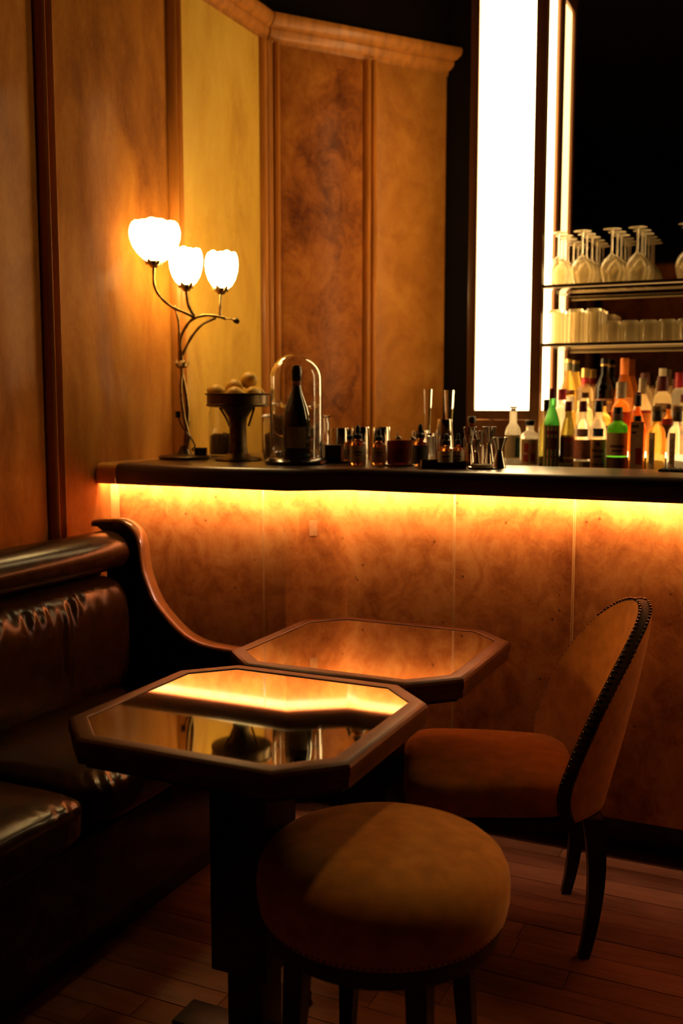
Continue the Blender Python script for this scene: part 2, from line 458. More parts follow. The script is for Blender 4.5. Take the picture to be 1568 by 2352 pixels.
# ---- dark back wall, right wall, wall behind the camera
wb = structure(MB().box(-1.72, 4.2, 4.93, 5.05, 0.0, 4.25).build('wall_back', UPPER, smooth=0))
wr = structure(MB().box(4.0, 4.2, -3.0, 4.93, 0.0, 4.25).build('wall_right', UPPER, smooth=0))
wf = structure(MB().box(-2.45, 4.2, -3.1, -2.95, 0.0, 4.25).build('wall_front', UPPER, smooth=0))
for k in range(6):
    MB().box(-2.2 + k * 1.0, -1.26 + k * 1.0, -2.95, -2.93, 0.14, 2.9, bev=0.003).build('panel', WALL_B, wf, smooth=30)

# ================================================================== BAR
ZT, ZU = 1.185, 1.112      # top surface, underside lip
bar = thing('bar_counter', 'bar front of burl wood panels glowing under the dark bar top', 'bar counter')
PL = [(-2.274, 2.935), (-2.236, 2.935), (-1.644, 2.935), (-1.561, 2.935), (-1.388, 3.05), (-1.013, 3.05), (-0.633, 3.05), (-0.245, 3.05), (0.14, 3.05), (0.53, 3.05), (0.92, 3.05), (1.30, 3.05)]
KICK = 0.13
def wallbox(a, b, t, z0, z1, gap=0.0, gap2=None):
    gap2 = gap if gap2 is None else gap2
    ax, ay = a; bx, by = b; L = math.hypot(bx - ax, by - ay); ux, uy = (bx - ax) / L, (by - ay) / L
    nx, ny = -uy, ux
    a = (ax + ux * gap, ay + uy * gap); b = (bx - ux * gap2, by - uy * gap2)
    return [(a[0], a[1]), (b[0], b[1]), (b[0] + nx * t, b[1] + ny * t), (a[0] + nx * t, a[1] + ny * t)]
for i in range(len(PL) - 1):
    g = 0.0 if i in (3, 4) else 0.0035; g2 = 0.0 if i in (2, 3) else 0.0035
    nm, mt = ('filler_strip', TRIM_L) if i == 0 else ('panel', BAR_V)
    MB().prism(wallbox(PL[i], PL[i + 1], 0.02, KICK, 1.1455, g, g2), KICK, 1.1455).build(nm, mt, bar, smooth=0)
for i in (1, 2, 5, 6, 7, 8, 9, 10):
    x, yy = PL[i]
    for s in (-0.0022, 0.0022):
        MB().lathe([(0, KICK), (0.0018, KICK), (0.0018, 1.1455), (0, 1.1455)], 8, (x + s, yy + 0.0005, 0)).build('bead', TRIM_L, bar)
kp = [(p[0], p[1] + 0.10) for p in PL]
for i in range(len(PL) - 1):
    MB().prism(wallbox(kp[i], kp[i + 1], 0.02, 0, KICK + 0.01), 0.0, KICK + 0.01).build('kick_plate', BLACKW, bar, smooth=0)
car = MB()
car.prism([(p[0], p[1] + 0.021) for p in PL] + [(1.30, 3.31), (-0.96, 3.31), (-1.24, 3.70), (-2.255, 3.70)], 0.14, 1.144)
car.build('carcass', BLACKW, bar, smooth=0)
# pale glossy patch standing in for a highlight on the angled panel
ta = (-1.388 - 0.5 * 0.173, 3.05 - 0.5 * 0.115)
tp = MB().prism(wallbox((ta[0] - 0.020, ta[1] - 0.0133), (ta[0] + 0.002, ta[1] + 0.0013), -0.0012, 0.955, 1.01), 0.955, 1.008).build('painted_glint', M('glint_patch', (0.42, 0.20, 0.05), 0.12, coat=1.0, var=0.1, scale=60), bar, smooth=0)
tp['label'] = 'small glossy patch painted as a highlight'

# bar top: bullnose slab following the kinked front
LIP = [(-2.19, 2.86), (-1.520, 2.86), (-1.354, 2.975), (1.32, 2.975)]
def offset(poly, d):
    out = []
    for i, p in enumerate(poly):
        ns = []
        for a, b in ((i - 1, i), (i, i + 1)):
            if a >= 0 and b < len(poly):
                dx, dy = poly[b][0] - poly[a][0], poly[b][1] - poly[a][1]; L = math.hypot(dx, dy); ns.append((-dy / L, dx / L))
        nx = sum(q[0] for q in ns) / len(ns); ny = sum(q[1] for q in ns) / len(ns); k = 1 / (nx * nx + ny * ny)
        out.append((p[0] + nx * d * k, p[1] + ny * d * k))
    return out
def nosing(lip, back, mat, name, parent):
    """extrude a bullnose section along the front edge; flat top and underside behind it"""
    prof = [(0.075, ZU + 0.034), (0.014, ZU + 0.034), (0.014, ZU), (0.006, ZU + 0.0006)]
    prof += [(0.002, ZU + 0.006), (0.0, ZU + 0.014), (0.0, ZT - 0.030)]
    for k in range(1, 7):
        a = math.pi / 2 * k / 6
        prof.append((0.028 * (1 - math.cos(a)), ZT - 0.030 + 0.030 * math.sin(a)))
    m = MB(); rows = []
    for d, z in prof:
        q = offset(lip, d); rows.append(len(m.v)); m.v += [(x, yy, z) for x, yy in q]
    k = len(lip)
    for a, b in zip(rows, rows[1:]):
        m.f += [(a + i, a + i + 1, b + i + 1, b + i) for i in range(k - 1)]
    # top
    top0 = rows[-1]; bk = len(m.v); m.v += [(x, yy, ZT) for x, yy in back]
    m.f.append(tuple(list(range(top0, top0 + k)) + list(range(bk + len(back) - 1, bk - 1, -1))))
    bb = len(m.v); m.v += [(x, yy, ZU + 0.034) for x, yy in back]
    m.f.append(tuple(list(range(rows[0] + k - 1, rows[0] - 1, -1)) + list(range(bb, bb + len(back)))))
    nb = len(back)
    m.f += [(bk + i, bk + i + 1, bb + i + 1, bb + i) for i in range(nb - 1)]
    m.f.append(tuple([r for r in rows] + [bk, bb])); m.f.append(tuple([r + k - 1 for r in rows] + [bk + nb - 1, bb + nb - 1]))
    return m.build(name, mat, parent, smooth=35)
bt = thing('bar_worktop', 'dark wooden bar top with rounded edge running above the lit panels', 'worktop')
nosing(LIP, [(-2.19, 3.72), (-1.22, 3.72), (-0.93, 3.335), (1.32, 3.335)], BARW, 'top_slab', bt)
e = nosing([(-2.272, 2.86), (-2.1915, 2.86)], [(-2.272, 3.72), (-2.1915, 3.72)], TRIM_L, 'end_piece', bt)
e['label'] = 'lighter wooden end piece against the wall'
# LED strip tucked behind the lip
led = MB()
q0 = offset([(-2.268, 2.86)] + LIP[1:], 0.0165); q1 = offset([(-2.268, 2.86)] + LIP[1:], 0.0174)
led.prism(q0 + q1[::-1], ZU + 0.010, ZU + 0.033)
lo = led.build('light_strip', LEDM, None, smooth=0)
tag(lo, 'warm light strip tucked under the front edge of the bar top', 'light strip')

# ================================================================== BACK BAR
YP, YM, XP0, XP1 = 4.157, 4.43, -1.335, -1.020
pil = thing('light_column', 'tall backlit column with white glowing faces in a dark wood frame', 'light column', (XP0, YP, 0))
def L_(x0, x1, y0, y1, z0, z1, nm, mt, bev=0.002):
    return MB().box(x0 - XP0, x1 - XP0, y0 - YP, y1 - YP, z0, z1, bev=bev).build(nm, mt, pil, smooth=30)
ZB, ZS = 1.363, 3.10
FRM = M('column_frame_wood', (0.20, 0.075, 0.018), 0.32, coat=0.5, var=0.3, scale=20, stretch=(1, 1, 0.1))
L_(XP0, XP0 + 0.036, YP, YP + 0.03, 1.0, 3.16, 'stile', FRM)
L_(XP1 - 0.044, XP1, YP, YP + 0.03, 1.0, 3.16, 'stile', FRM)
L_(XP0 + 0.036, XP1 - 0.044, YP + 0.002, YP + 0.03, 1.325, ZB, 'rail', FRM)
L_(XP0 + 0.036, XP1 - 0.044, YP + 0.004, YP + 0.03, 1.0, 1.322, 'base_panel', FRM)
L_(XP0 + 0.036, XP1 - 0.044, YP + 0.002, YP + 0.03, ZS, 3.16, 'rail', FRM)
L_(XP0 + 0.033, XP1 - 0.041, YP + 0.014, YP + 0.024, ZB - 0.003, ZS + 0.003, 'diffuser', PANEL_E, 0.001)
for xs, xo, s in ((XP1, 'right', 1), (XP0, 'left', -1)):
    xa, xb = (xs - 0.03, xs) if s > 0 else (xs, xs + 0.03)
    L_(xa, xb, YP + 0.032, YP + 0.044, 1.0, 3.16, 'stile', FRM)
    L_(xa, xb, YM - 0.050, YM - 0.003, 1.0, 3.16, 'stile', FRM)
    L_(xa, xb, YP + 0.044, YM - 0.050, 1.0, ZB, 'rail', FRM)
    L_(xa, xb, YP + 0.044, YM - 0.050, ZS, 3.16, 'rail', FRM)
    xa, xb = (xs - 0.024, xs - 0.014) if s > 0 else (xs + 0.014, xs + 0.024)
    L_(xa, xb, YP + 0.041, YM - 0.047, ZB - 0.003, ZS + 0.003, 'diffuser', PANEL_E, 0.001)
cc = MB()
for dz, o in ((0.0, 0.006), (0.035, 0.022), (0.06, 0.040)):
    cc.box(-o, XP1 - XP0 + o, -o, YM - YP - 0.004, 3.16 + dz, 3.16 + dz + 0.028, bev=0.004)
cc.build('crown', FRM, pil, smooth=30)
L_(XP0, XP1, YP + 0.004, YM - 0.004, 0.0, 0.995, 'plinth', BLACKW)

pil2 = copy_tree(pil)          # unseen twin, added to light glasses, chair and floor from the right
pil2.location.x = 0.80
tag(pil2, 'unseen second light column added for light at the far right of the shelves', 'light column')
mir = MB().box(XP1 - 0.28, 1.10, YM, YM + 0.012, 1.125, 3.9).build('bar_mirror', MIRROR, smooth=0)
tag(mir, 'large dark mirror covering the wall behind the bottles and glass shelves', 'mirror')
bk = thing('back_counter', 'dark back bar counter that the front row of bottles stands on', 'counter', (0, 4.1, 0))
MB().prism([(-1.34, -0.20), (1.13, -0.20), (1.13, YP - 4.101), (0.798, YP - 4.101), (0.798, YM - 4.101), (XP1 + 0.001, YM - 4.101), (XP1 + 0.001, YP - 4.101), (-1.34, YP - 4.101)], 1.085, 1.12, bev=0.003).build('worktop', BLACKG, bk, smooth=30)
MB().box(-1.34, 1.13, 3.93 - 4.1, YP - 4.101, 0.0, 1.085).build('body', BLACKW, bk, smooth=0)
rs = thing('lit_riser', 'stepped lit bottle riser on the back bar counter', 'bottle riser', (0, 4.2, 1.1205))
x0_, x1_ = -0.985, -0.30
MB().box(x0_, x1_, 4.062 - 4.2, 4.262 - 4.2, 0, 0.062, bev=0.002).build('step_base', BLACKG, rs, smooth=30)
MB().box(x0_, x1_, 4.062 - 4.2, 4.262 - 4.2, 0.0624, 0.083, bev=0.002).build('lit_step', RISER_E, rs, smooth=30)
MB().box(x0_, x1_, 4.264 - 4.2, YM - 0.002 - 4.2, 0, 0.084).build('step_base', BLACKG, rs, smooth=30)
MB().box(x0_, x1_, 4.264 - 4.2, YM - 0.002 - 4.2, 0.0845, 0.146, bev=0.002).build('lit_step', RISER_E, rs, smooth=30)

for z, nm in ((1.862, 'upper'), (1.626, 'lower')):
    sh = thing('glass_shelf', f'{nm} clear glass shelf with a dark front edge fixed to the bar mirror', 'shelf', (0.2, YM - 0.001, z), 0, 'glass shelves on the bar mirror')
    MB().box(XP1 + 0.003 - 0.2, 0.595, YP + 0.004 - YM, 0.0, 0.0, 0.010, bev=0.0008).build('shelf_panel', GLASS, sh, smooth=30)
    MB().box(XP1 + 0.003 - 0.2, 0.595, YP - YM, YP + 0.0035 - YM, -0.001, 0.0105, bev=0.0006).build('edge_strip', M('shelf_edge', (0.10, 0.065, 0.02), 0.3, metal=0.6, var=0.1), sh, smooth=30)
    MB().box(XP1 + 0.004 - 0.2, 0.594, YP + 0.0045 - YM, YP + 0.0075 - YM, -0.0050, -0.0012).build('edge_light', M('shelf_edge_light', (0.8, 0.6, 0.3), 0.5, emit=(1.0, 0.50, 0.13), emit_s=0.45), sh, smooth=0)
    for bx in (-0.45, 0.25):
        MB().box(bx - 0.2, bx - 0.185, -0.10, -0.0005, -0.012, -0.0005, bev=0.001).build('bracket', BRASS, sh, smooth=30)

# ================================================================== TABLES
def octo(hx, hy, c, d=0.0):
    hx -= d; hy -= d; c = c - d * 0.5858
    return [(-hx + c, hy), (hx - c, hy), (hx, hy - c), (hx, -hy + c), (hx - c, -hy), (-hx + c, -hy), (-hx, -hy + c), (-hx, hy - c)][::-1]

def table(cx, cy, label):
    t = thing('side_table', label, 'table', (cx, cy, 0), 0, 'octagonal tables by the banquette')
    HX, HY, CH, ZT_ = 0.3215, 0.311, 0.107, 0.75
    m = MB(); prof = [(0.012, ZT_ - 0.052), (0.004, ZT_ - 0.050), (0.004, ZT_ - 0.030), (0.0, ZT_ - 0.027), (0.0, ZT_ - 0.010), (0.003, ZT_ - 0.004), (0.008, ZT_ - 0.001), (0.012, ZT_), (0.036, ZT_), (0.0385, ZT_ - 0.0012), (0.0385, ZT_ - 0.012)]
    rows = []
    for d, z in prof:
        rows.append(len(m.v)); m.v += [(x, y, z) for x, y in octo(HX, HY, CH, d)]
    for a, b in zip(rows, rows[1:] + rows[:1]):
        m.f += [(a + i, a + (i + 1) % 8, b + (i + 1) % 8, b + i) for i in range(8)]
    m.build('frame', FRAMEW, t, smooth=25)
    g = MB().prism(octo(HX, HY, CH, 0.0400), ZT_ - 0.010, ZT_ - 0.0024).build('glass_top', TABLE_GLASS, t, smooth=0)
    g['label'] = 'dark mirror glass insert'
    MB().prism(octo(HX, HY, CH, 0.020), ZT_ - 0.062, ZT_ - 0.0105).build('underside', BLACKW, t, smooth=0)
    MB().box(-0.068, 0.068, -0.068, 0.068, 0.185, ZT_ - 0.062, bev=0.003).build('column', BLACKW, t, smooth=30)
    MB().box(-0.043, 0.043, -0.043, 0.043, 0.022, 0.185, bev=0.002).build('stem', BLACKW, t, smooth=30)
    MB().box(-0.19, 0.19, -0.045, 0.045, 0.0008, 0.022, bev=0.004).build('foot', BLACKW, t, smooth=30)
    MB().box(-0.045, 0.045, -0.19, 0.19, 0.0008, 0.0219, bev=0.004).build('foot', BLACKW, t, smooth=30)
table(-1.0485, 1.8165, 'octagonal wood framed table nearer the camera, bar light strip mirrored in its glass')
table(-1.0365, 2.4440, 'octagonal wood framed table farther back, beside the bar panels')

# ================================================================== BANQUETTE
bq = thing('banquette', 'dark leather banquette with rolled back and curved wooden end panel along left wall', 'bench', (-2.0, 1.6, 0))
OX, OY = -2.0, 1.6
curve = [(-2.166, 0.984), (-2.161, 0.999), (-2.098, 1.005), (-2.05, 1.005), (-2.004, 0.979), (-1.982, 0.940), (-1.975, 0.884), (-1.963, 0.827), (-1.927, 0.75), (-1.88, 0.697), (-1.815, 0.646), (-1.743, 0.620), (-1.64, 0.612), (-1.56, 0.612), (-1.52, 0.600), (-1.505, 0.57)]
cv = [(p.x, p.y) for p in smoothcurve([(x, z, 0) for x, z in curve], 5)]
m = MB()
poly = cv + [(-1.505, 0.0), (-2.115, 0.0), (-2.115, 0.93), (-2.122, 0.965), (-2.15, 0.984)]
def yz_prism(poly, y0, y1, bev, mat, name, par):
    m = MB().prism([(x - OX, z) for x, z in poly], y0 - OY, y1 - OY, bev=bev)
    m.v = [(x, y, z) for x, z, y in m.v]
    return m.build(name, mat, par, smooth=35)
yz_prism(poly, 2.704, 2.746, 0.0, BLACKW, 'end_panel', bq)
# capping band over the S curve
m = MB(); k = len(cv)
def nrm(i):
    a = Vector(cv[max(i - 1, 0)]); b = Vector(cv[min(i + 1, k - 1)]); d = (b - a).normalized(); return Vector((-d.y, d.x))
sec = [(2.698, -0.004), (2.6965, 0.001), (2.698, 0.004), (2.702, 0.0065), (2.7255, 0.008), (2.748, 0.0065), (2.752, 0.004), (2.753, 0.001), (2.752, -0.004)]
for i in range(k):
    nn = nrm(i); 
    for yy, o in sec:
        m.v.append((cv[i][0] + nn.x * o - OX, yy - OY, cv[i][1] + nn.y * o))
ns = len(sec)
for i in range(k - 1):
    m.f += [(i * ns + j, i * ns + j + 1, (i + 1) * ns + j + 1, (i + 1) * ns + j) for j in range(ns - 1)]
    m.f.append((i * ns + ns - 1, i * ns, (i + 1) * ns, (i + 1) * ns + ns - 1))
m.f += [tuple(range(ns)), tuple(range(k * ns - 1, (k - 1) * ns - 1, -1))]
cb = m.build('end_capping', TRIM_L, bq, smooth=40); cb['label'] = 'lighter wooden S curved edge'
# rolled top: bolster along the wall
Y0 = 0.45
def bolster(u, v):
    a = 2 * math.pi * u
    yy = Y0 + (2.698 - Y0) * v
    e = min(1, (2.700 - yy) / 0.03, ); s = math.sqrt(max(0, 1 - (1 - max(e, 0)) ** 2)) if e < 1 else 1
    s = max(s, 0.55)
    return (-2.085 + 0.088 * s * math.cos(a) - OX, yy - OY, 0.912 + 0.066 * s * math.sin(a))
m = MB()
vs = [0, 0.3, 0.6, 0.9, 0.985, 0.990, 0.994, 0.997, 0.999, 1.0]
rows = []
for v in vs:
    rows.append(len(m.v)); m.v += [bolster(i / 28, v) for i in range(28)]
for a, b in zip(rows, rows[1:]):
    m.f += [(a + i, a + (i + 1) % 28, b + (i + 1) % 28, b + i) for i in range(28)]
m.f += [tuple(range(28)), tuple(range(rows[-1] + 27, rows[-1] - 1, -1))]
m.build('top_roll', LEATHER, bq, smooth=60)
# back cushion, bulging with pulled wrinkles along its top
def backc(u, v):
    yy = Y0 + (2.690 - Y0) * u
    e = min(1, max(0, (2.692 - yy) / 0.075)); ed = math.sqrt(1 - (1 - e) ** 2)
    a = math.pi * v            # from top back over the front to the bottom
    top, bot = 0.838, 0.44
    zc = (top + bot) / 2; zh = (top - bot) / 2
    p = 0.55
    cz = math.copysign(abs(math.cos(a)) ** p, math.cos(a)); sx = abs(math.sin(a)) ** p
    zz = zc + zh * (0.80 + 0.20 * ed) * cz - 0.03 * (1 - ed)
    bul = 0.172 * sx * (0.15 + 0.85 * ed)
    wr = 0
    if 0.10 < v < 0.62:
        c_ = 0.33 + 0.07 * math.sin(yy * 17) + 0.04 * math.sin(yy * 41)
        g = math.exp(-((v - c_) / 0.11) ** 2)
        m1 = 0.5 + 0.5 * math.sin(yy * 9.3 + 1.1) * math.sin(yy * 23.0 + 0.4)
        wr = g * (0.0052 * math.sin(yy * 104 + 4.2 * math.sin(yy * 8.1) + v * 7) * (0.25 + 0.75 * m1) + 0.0036 * math.sin(yy * 67 + 2.5 * math.sin(yy * 13) - v * 6)) * min(1, max(0, (2.62 - yy) / 0.22))
    return (-2.145 + bul + wr - OX, yy - OY, zz)
MB().grid(backc, 260, 44).build('back_cushion', LEATHER, bq, smooth=80)
MB().box(-2.2 - OX, -2.135 - OX, Y0 - OY, 2.70 - OY, 0.30, 0.90).build('back_board', BLACKW, bq, smooth=0)
# seat cushions
def cushion(x0, x1, y0, y1, z0, z1, name, ex=5.0, wr=0.002):
    cx, cy, cz = (x0 + x1) / 2, (y0 + y1) / 2, (z0 + z1) / 2; hx, hy, hz = (x1 - x0) / 2, (y1 - y0) / 2, (z1 - z0) / 2
    def fn(u, v):
        a = 2 * math.pi * u; b = math.pi * (v - 0.5)
        ca, sa = math.cos(a), math.sin(a); cb, sb = math.cos(b), math.sin(b)
        f = lambda q, e: math.copysign(abs(q) ** e, q)
        e1, e2 = 0.22, 0.42
        x = f(cb, e2) * f(ca, e1); y = f(cb, e2) * f(sa, e1); z = f(sb, e2)
        dome = 0.018 * (1 - x * x) * (1 - y * y) if z > 0 else 0
        rim = wr * math.sin(60 * (x * hx + y * hy) * 2.2 + 5 * z) * (abs(x) ** 6 + abs(y) ** 6 > 0.4)
        return (cx + hx * x + (rim if abs(x) > 0.8 else 0) - OX, cy + hy * y - OY, cz + hz * z + dome + rim * 0.6)
    return MB().grid(fn, 120, 36, wrap_u=True).build(name, LEATHER, bq, smooth=80)
cushion(-2.12, -1.510, 1.885, 2.695, 0.345, 0.478, 'seat_cushion')
cushion(-2.12, -1.505, 0.95, 1.870, 0.345, 0.478, 'seat_cushion')
cushion(-2.12, -1.510, 0.45, 0.935, 0.345, 0.478, 'seat_cushion')
MB().box(-2.2 - OX, -1.545 - OX, Y0 - OY, 2.70 - OY, 0.10, 0.345, bev=0.006).build('base', LEATHER, bq, smooth=30)
MB().box(-2.2 - OX, -1.60 - OX, Y0 - OY, 2.70 - OY, 0.0005, 0.10).build('plinth', BLACKW, bq, smooth=0)

# ================================================================== CHAIR
ch = thing('chair', 'rust velvet chair with rounded back and nail head edging facing the tables', 'chair', (-0.518, 2.619, 0), R(199.9))
SZ = 0.392
def seat(u, v):
    a = 2 * math.pi * u; b = math.pi * (v - 0.5)
    ca, sa = math.cos(a), math.sin(a); cb, sb = math.cos(b), math.sin(b)
    f = lambda q, e: math.copysign(abs(q) ** e, q)
    x = f(cb, 0.32) * f(ca, 0.36); y = f(cb, 0.32) * f(sa, 0.36); z = f(sb, 0.5)
    hw = 0.225 + 0.018 * x
    return (0.235 + 0.225 * x, hw * y, 0.415 + 0.052 * z + (0.020 * (1 - x * x) * (1 - y * y) if z > 0 else 0))
MB().grid(seat, 56, 28, wrap_u=True).build('seat', VELVET, ch, smooth=80)
MB().prism([(0.03, -0.195), (0.435, -0.222), (0.435, 0.222), (0.03, 0.195)], 0.335, 0.368, bev=0.006).build('seat_rail', BLACKW, ch, smooth=30)

ZB0, ZTOP = 0.372, 0.8806
HWM = 0.2785
def hw(z):
    zz = 0.5085
    if z < zz: return HWM - 0.0586 * ((zz - z) / (zz - ZB0)) ** 2
    return HWM * math.sqrt(max(0.0, 1 - ((z - zz) / (ZTOP - zz)) ** 2.5124))
def xin(z, un):
    """inner face: leaning back, wrapping forward towards the wings"""
    t = (z - ZB0) / (ZTOP - ZB0)
    return -0.0327 - 0.1047 * t + (0.1117 + 0.0536 * (1 - t) ** 2) * abs(un) ** 2.38 * (hw(z) / HWM) ** 2
ROWS = [ZB0 + (ZTOP - ZB0) * (1 - (1 - i / 21) ** 1.7) for i in range(22)]
ROWS[-1] = ZTOP - 0.0004
def face(off, w=1.0, bul=0.0):
    def fn(u, v):
        z = ROWS[int(round(v * 21))]; un = 2 * u - 1
        un = math.copysign(abs(un) ** 0.85, un)
        return (xin(z, un) - off - bul * (1 - un * un) * math.sin(math.pi * min(1, v * 1.0)) , un * hw(z) * w, z)
    return fn
TH = 0.034
MB().grid(face(0.0, 1, -0.004), 25, 22).build('inner_back', VELVET, ch, smooth=80)
MB().grid(face(TH, 1, 0.008), 25, 22).build('outer_back', VELVET, ch, smooth=80)
# edge band joining both faces (its shade put into the dark colour), with rows of nail heads on both borders
path = [(z, -1) for z in ROWS] + [(z, 1) for z in ROWS[::-1]]
m = MB()
for z, s in path:
    y = s * hw(z); x = xin(z, s)
    o = 0.004
    k = 1.0 + (0.006 / max(hw(z), 0.02) if hw(z) > 0.05 else 0)
    zz = z + (0.004 if z > 0.80 else 0)
    m.v += [(x, y, z), (x - 0.006, y * k, zz), (x - TH + 0.006, y * k, zz), (x - TH, y, z)]
n4 = len(path)
for i in range(n4 - 1):
    m.f += [(i * 4 + j, i * 4 + j + 1, (i + 1) * 4 + j + 1, (i + 1) * 4 + j) for j in range(3)]
eb = m.build('edge_band', VELVET_SHADE, ch, smooth=50)
m = MB()
dense = []
for (za, sa), (zb, sb) in zip(path, path[1:]):
    dense += [((za + (zb - za) * t / 6), sa if sa == sb else (sa if t < 3 else sb)) for t in range(6)]
last = None
for z, s in dense:
    y = s * hw(z); x = xin(z, s); p = Vector((x, y, z))
    if last is not None and (p - last).length < 0.0125: continue
    last = p
    k = 1.0 + (0.007 / max(hw(z), 0.02) if hw(z) > 0.05 else 0)
    for dx in (0.004, TH - 0.004):
        m.sphere((x - dx, y * k, z + (0.005 if z > 0.8 else 0)), 0.0042, 6, 4)
nh = m.build('nail_heads', DARKMET, eb); nh['kind'] = 'stuff'
# bottom welt of the outer back
m = MB()
m.grid(lambda u, v: (xin(ZB0, 2 * u - 1) - TH * v, (2 * u - 1) * hw(ZB0), ZB0), 25, 2)
m.build('back_underside', VELVET_SHADE, ch, smooth=0)
def taper(p0, p1, p2, s0, s1, name, par, mat=BLACKW):
    """square tapered leg along a quadratic curve"""
    m = MB(); n = 9
    for i in range(n):
        t = i / (n - 1); c = [(1 - t) ** 2 * a + 2 * t * (1 - t) * b + t * t * d for a, b, d in zip(p0, p1, p2)]
        h = (s0 + (s1 - s0) * t) / 2
        m.v += [(c[0] - h, c[1] - h, c[2]), (c[0] + h, c[1] - h, c[2]), (c[0] + h, c[1] + h, c[2]), (c[0] - h, c[1] + h, c[2])]
    for i in range(n - 1):
        m.f += [(i * 4 + j, i * 4 + (j + 1) % 4, (i + 1) * 4 + (j + 1) % 4, (i + 1) * 4 + j) for j in range(4)]
    m.f += [(3, 2, 1, 0), tuple((n - 1) * 4 + j for j in range(4))]
    return m.build(name, mat, par, smooth=40)
for s in (-1, 1):
    taper((-0.012, s * 0.165, 0.371), (-0.045, s * 0.167, 0.20), (0.0, s * 0.168, 0.0), 0.052, 0.026, 'leg', ch)
    taper((0.408, s * 0.195, 0.345), (0.410, s * 0.195, 0.2), (0.412, s * 0.195, 0.0), 0.046, 0.026, 'leg', ch)

# ================================================================== STOOL
st = thing('stool', 'round upholstered stool with domed rust velvet top in the foreground', 'stool', (-0.728, 1.772, 0))
m = MB()
prof = [(0, 0.507), (0.05, 0.5062), (0.10, 0.5035), (0.15, 0.498), (0.19, 0.489), (0.22, 0.476), (0.238, 0.460), (0.247, 0.440), (0.250, 0.418), (0.249, 0.39), (0.244, 0.362), (0.238, 0.352), (0, 0.352)]
sc_ = m.lathe([(r_, z_ + 0.05) for r_, z_ in prof], 72).build('cushion', VELVET, st, smooth=60)
MB().lathe([(0, 0.358), (0.215, 0.358), (0.228, 0.362), (0.232, 0.4015), (0, 0.4012)], 64).build('apron', BLACKW, st, smooth=40)
m = MB()
for k in range(120):
    a = 2 * math.pi * k / 120
    m.sphere((0.2425 * math.cos(a), 0.2425 * math.sin(a), 0.410), 0.0034, 6, 4)
nh = m.build('nail_heads', DARKMET, sc_); nh['kind'] = 'stuff'
for k in range(4):
    a = R(45 + 90 * k); c, s = math.cos(a), math.sin(a)
    taper((0.175 * c, 0.175 * s, 0.365), (0.185 * c, 0.185 * s, 0.16), (0.20 * c, 0.20 * s, 0.0), 0.044, 0.028, 'leg', st)

# ================================================================== TABLE LAMP ON THE BAR
lamp = thing('table_lamp', 'brass flower stem table lamp with three lit opal tulip shades', 'lamp', (-2.115, 3.2, ZT + 0.0005), YAW)
MB().lathe([(0, 0), (0.090, 0), (0.095, 0.003), (0.095, 0.010), (0.090, 0.014), (0.030, 0.017), (0.022, 0.03), (0.014, 0.05), (0, 0.05)], 40, (-0.012, 0, 0)).build('base', DARKMET, lamp)
def stem(pts, r0, r1, nm='stem', n=5, seg=9):
    P = smoothcurve(pts, n); k = len(P)
    return MB().tube(P, [r0 + (r1 - r0) * i / (k - 1) + 0.0007 * math.sin(i * 1.7) for i in range(k)], seg).build(nm, BRASS_OLD, lamp, smooth=60)
stem([(-0.010, 0, 0.03), (-0.006, 0, 0.09), (0.002, 0.006, 0.155), (-0.004, 0.004, 0.25), (-0.022, 0, 0.355), (-0.024, 0, 0.42), (-0.026, 0.004, 0.507), (-0.042, 0.010, 0.568)], 0.0105, 0.0042)
stem([(-0.006, -0.006, 0.03), (0.006, -0.010, 0.085), (-0.010, -0.008, 0.155), (-0.020, -0.006, 0.25), (-0.014, -0.006, 0.34), (-0.016, -0.008, 0.40)], 0.008, 0.005)
stem([(-0.018, -0.006, 0.355), (-0.019, -0.008, 0.427), (-0.008, -0.008, 0.470), (0.024, -0.006, 0.514), (0.072, 0, 0.531), (0.1285, 0.01, 0.526), (0.150, 0.012, 0.518)], 0.0062, 0.0055)
stem([(-0.012, -0.008, 0.385), (0.0226, -0.006, 0.4508), (0.0636, 0, 0.4985), (0.112, 0.008, 0.521)], 0.0058, 0.0045)
stem([(0.034, -0.006, 0.524), (0.006, -0.02, 0.538), (-0.044, -0.045, 0.560), (-0.082, -0.078, 0.597), (-0.096, -0.096, 0.638), (-0.094, -0.100, 0.700)], 0.0062, 0.0052)
stem([(0.034, -0.006, 0.528), (0.016, -0.014, 0.562), (0.010, -0.02, 0.60), (0.009, -0.02, 0.632)], 0.0066, 0.0062)
stem([(0.126, 0.012, 0.522), (0.127, 0.02, 0.57), (0.130, 0.03, 0.622)], 0.0068, 0.0062)
stem([(0.150, 0.012, 0.520), (0.166, 0.012, 0.519), (0.182, 0.012, 0.513)], 0.0032, 0.0026)
MB().lathe([(0, -0.014), (0.007, -0.012), (0.011, -0.002), (0.009, 0.008), (0.003, 0.014), (0, 0.014)], 12, (0.187, 0.012, 0.512), mat=Matrix.Rotation(R(-60), 4, 'Y')).build('bud', DARKMET, lamp)
kn = MB().lathe([(0, -0.010), (0.014, -0.008), (0.024, 0.0), (0.019, 0.010), (0.010, 0.024), (0, 0.024)], 18, (-0.016, 0, 0.345))
for a in range(5):
    t = R(72 * a + 15)
    kn.tube([(-0.016 + 0.010 * math.cos(t), 0.010 * math.sin(t), 0.348), (-0.016 + 0.024 * math.cos(t), 0.024 * math.sin(t), 0.352), (-0.016 + 0.029 * math.cos(t), 0.029 * math.sin(t), 0.362 + 0.008 * (a % 2))], [0.006, 0.005, 0.0015], 6)
kn.build('leaf_collar', BRASS_OLD, lamp)
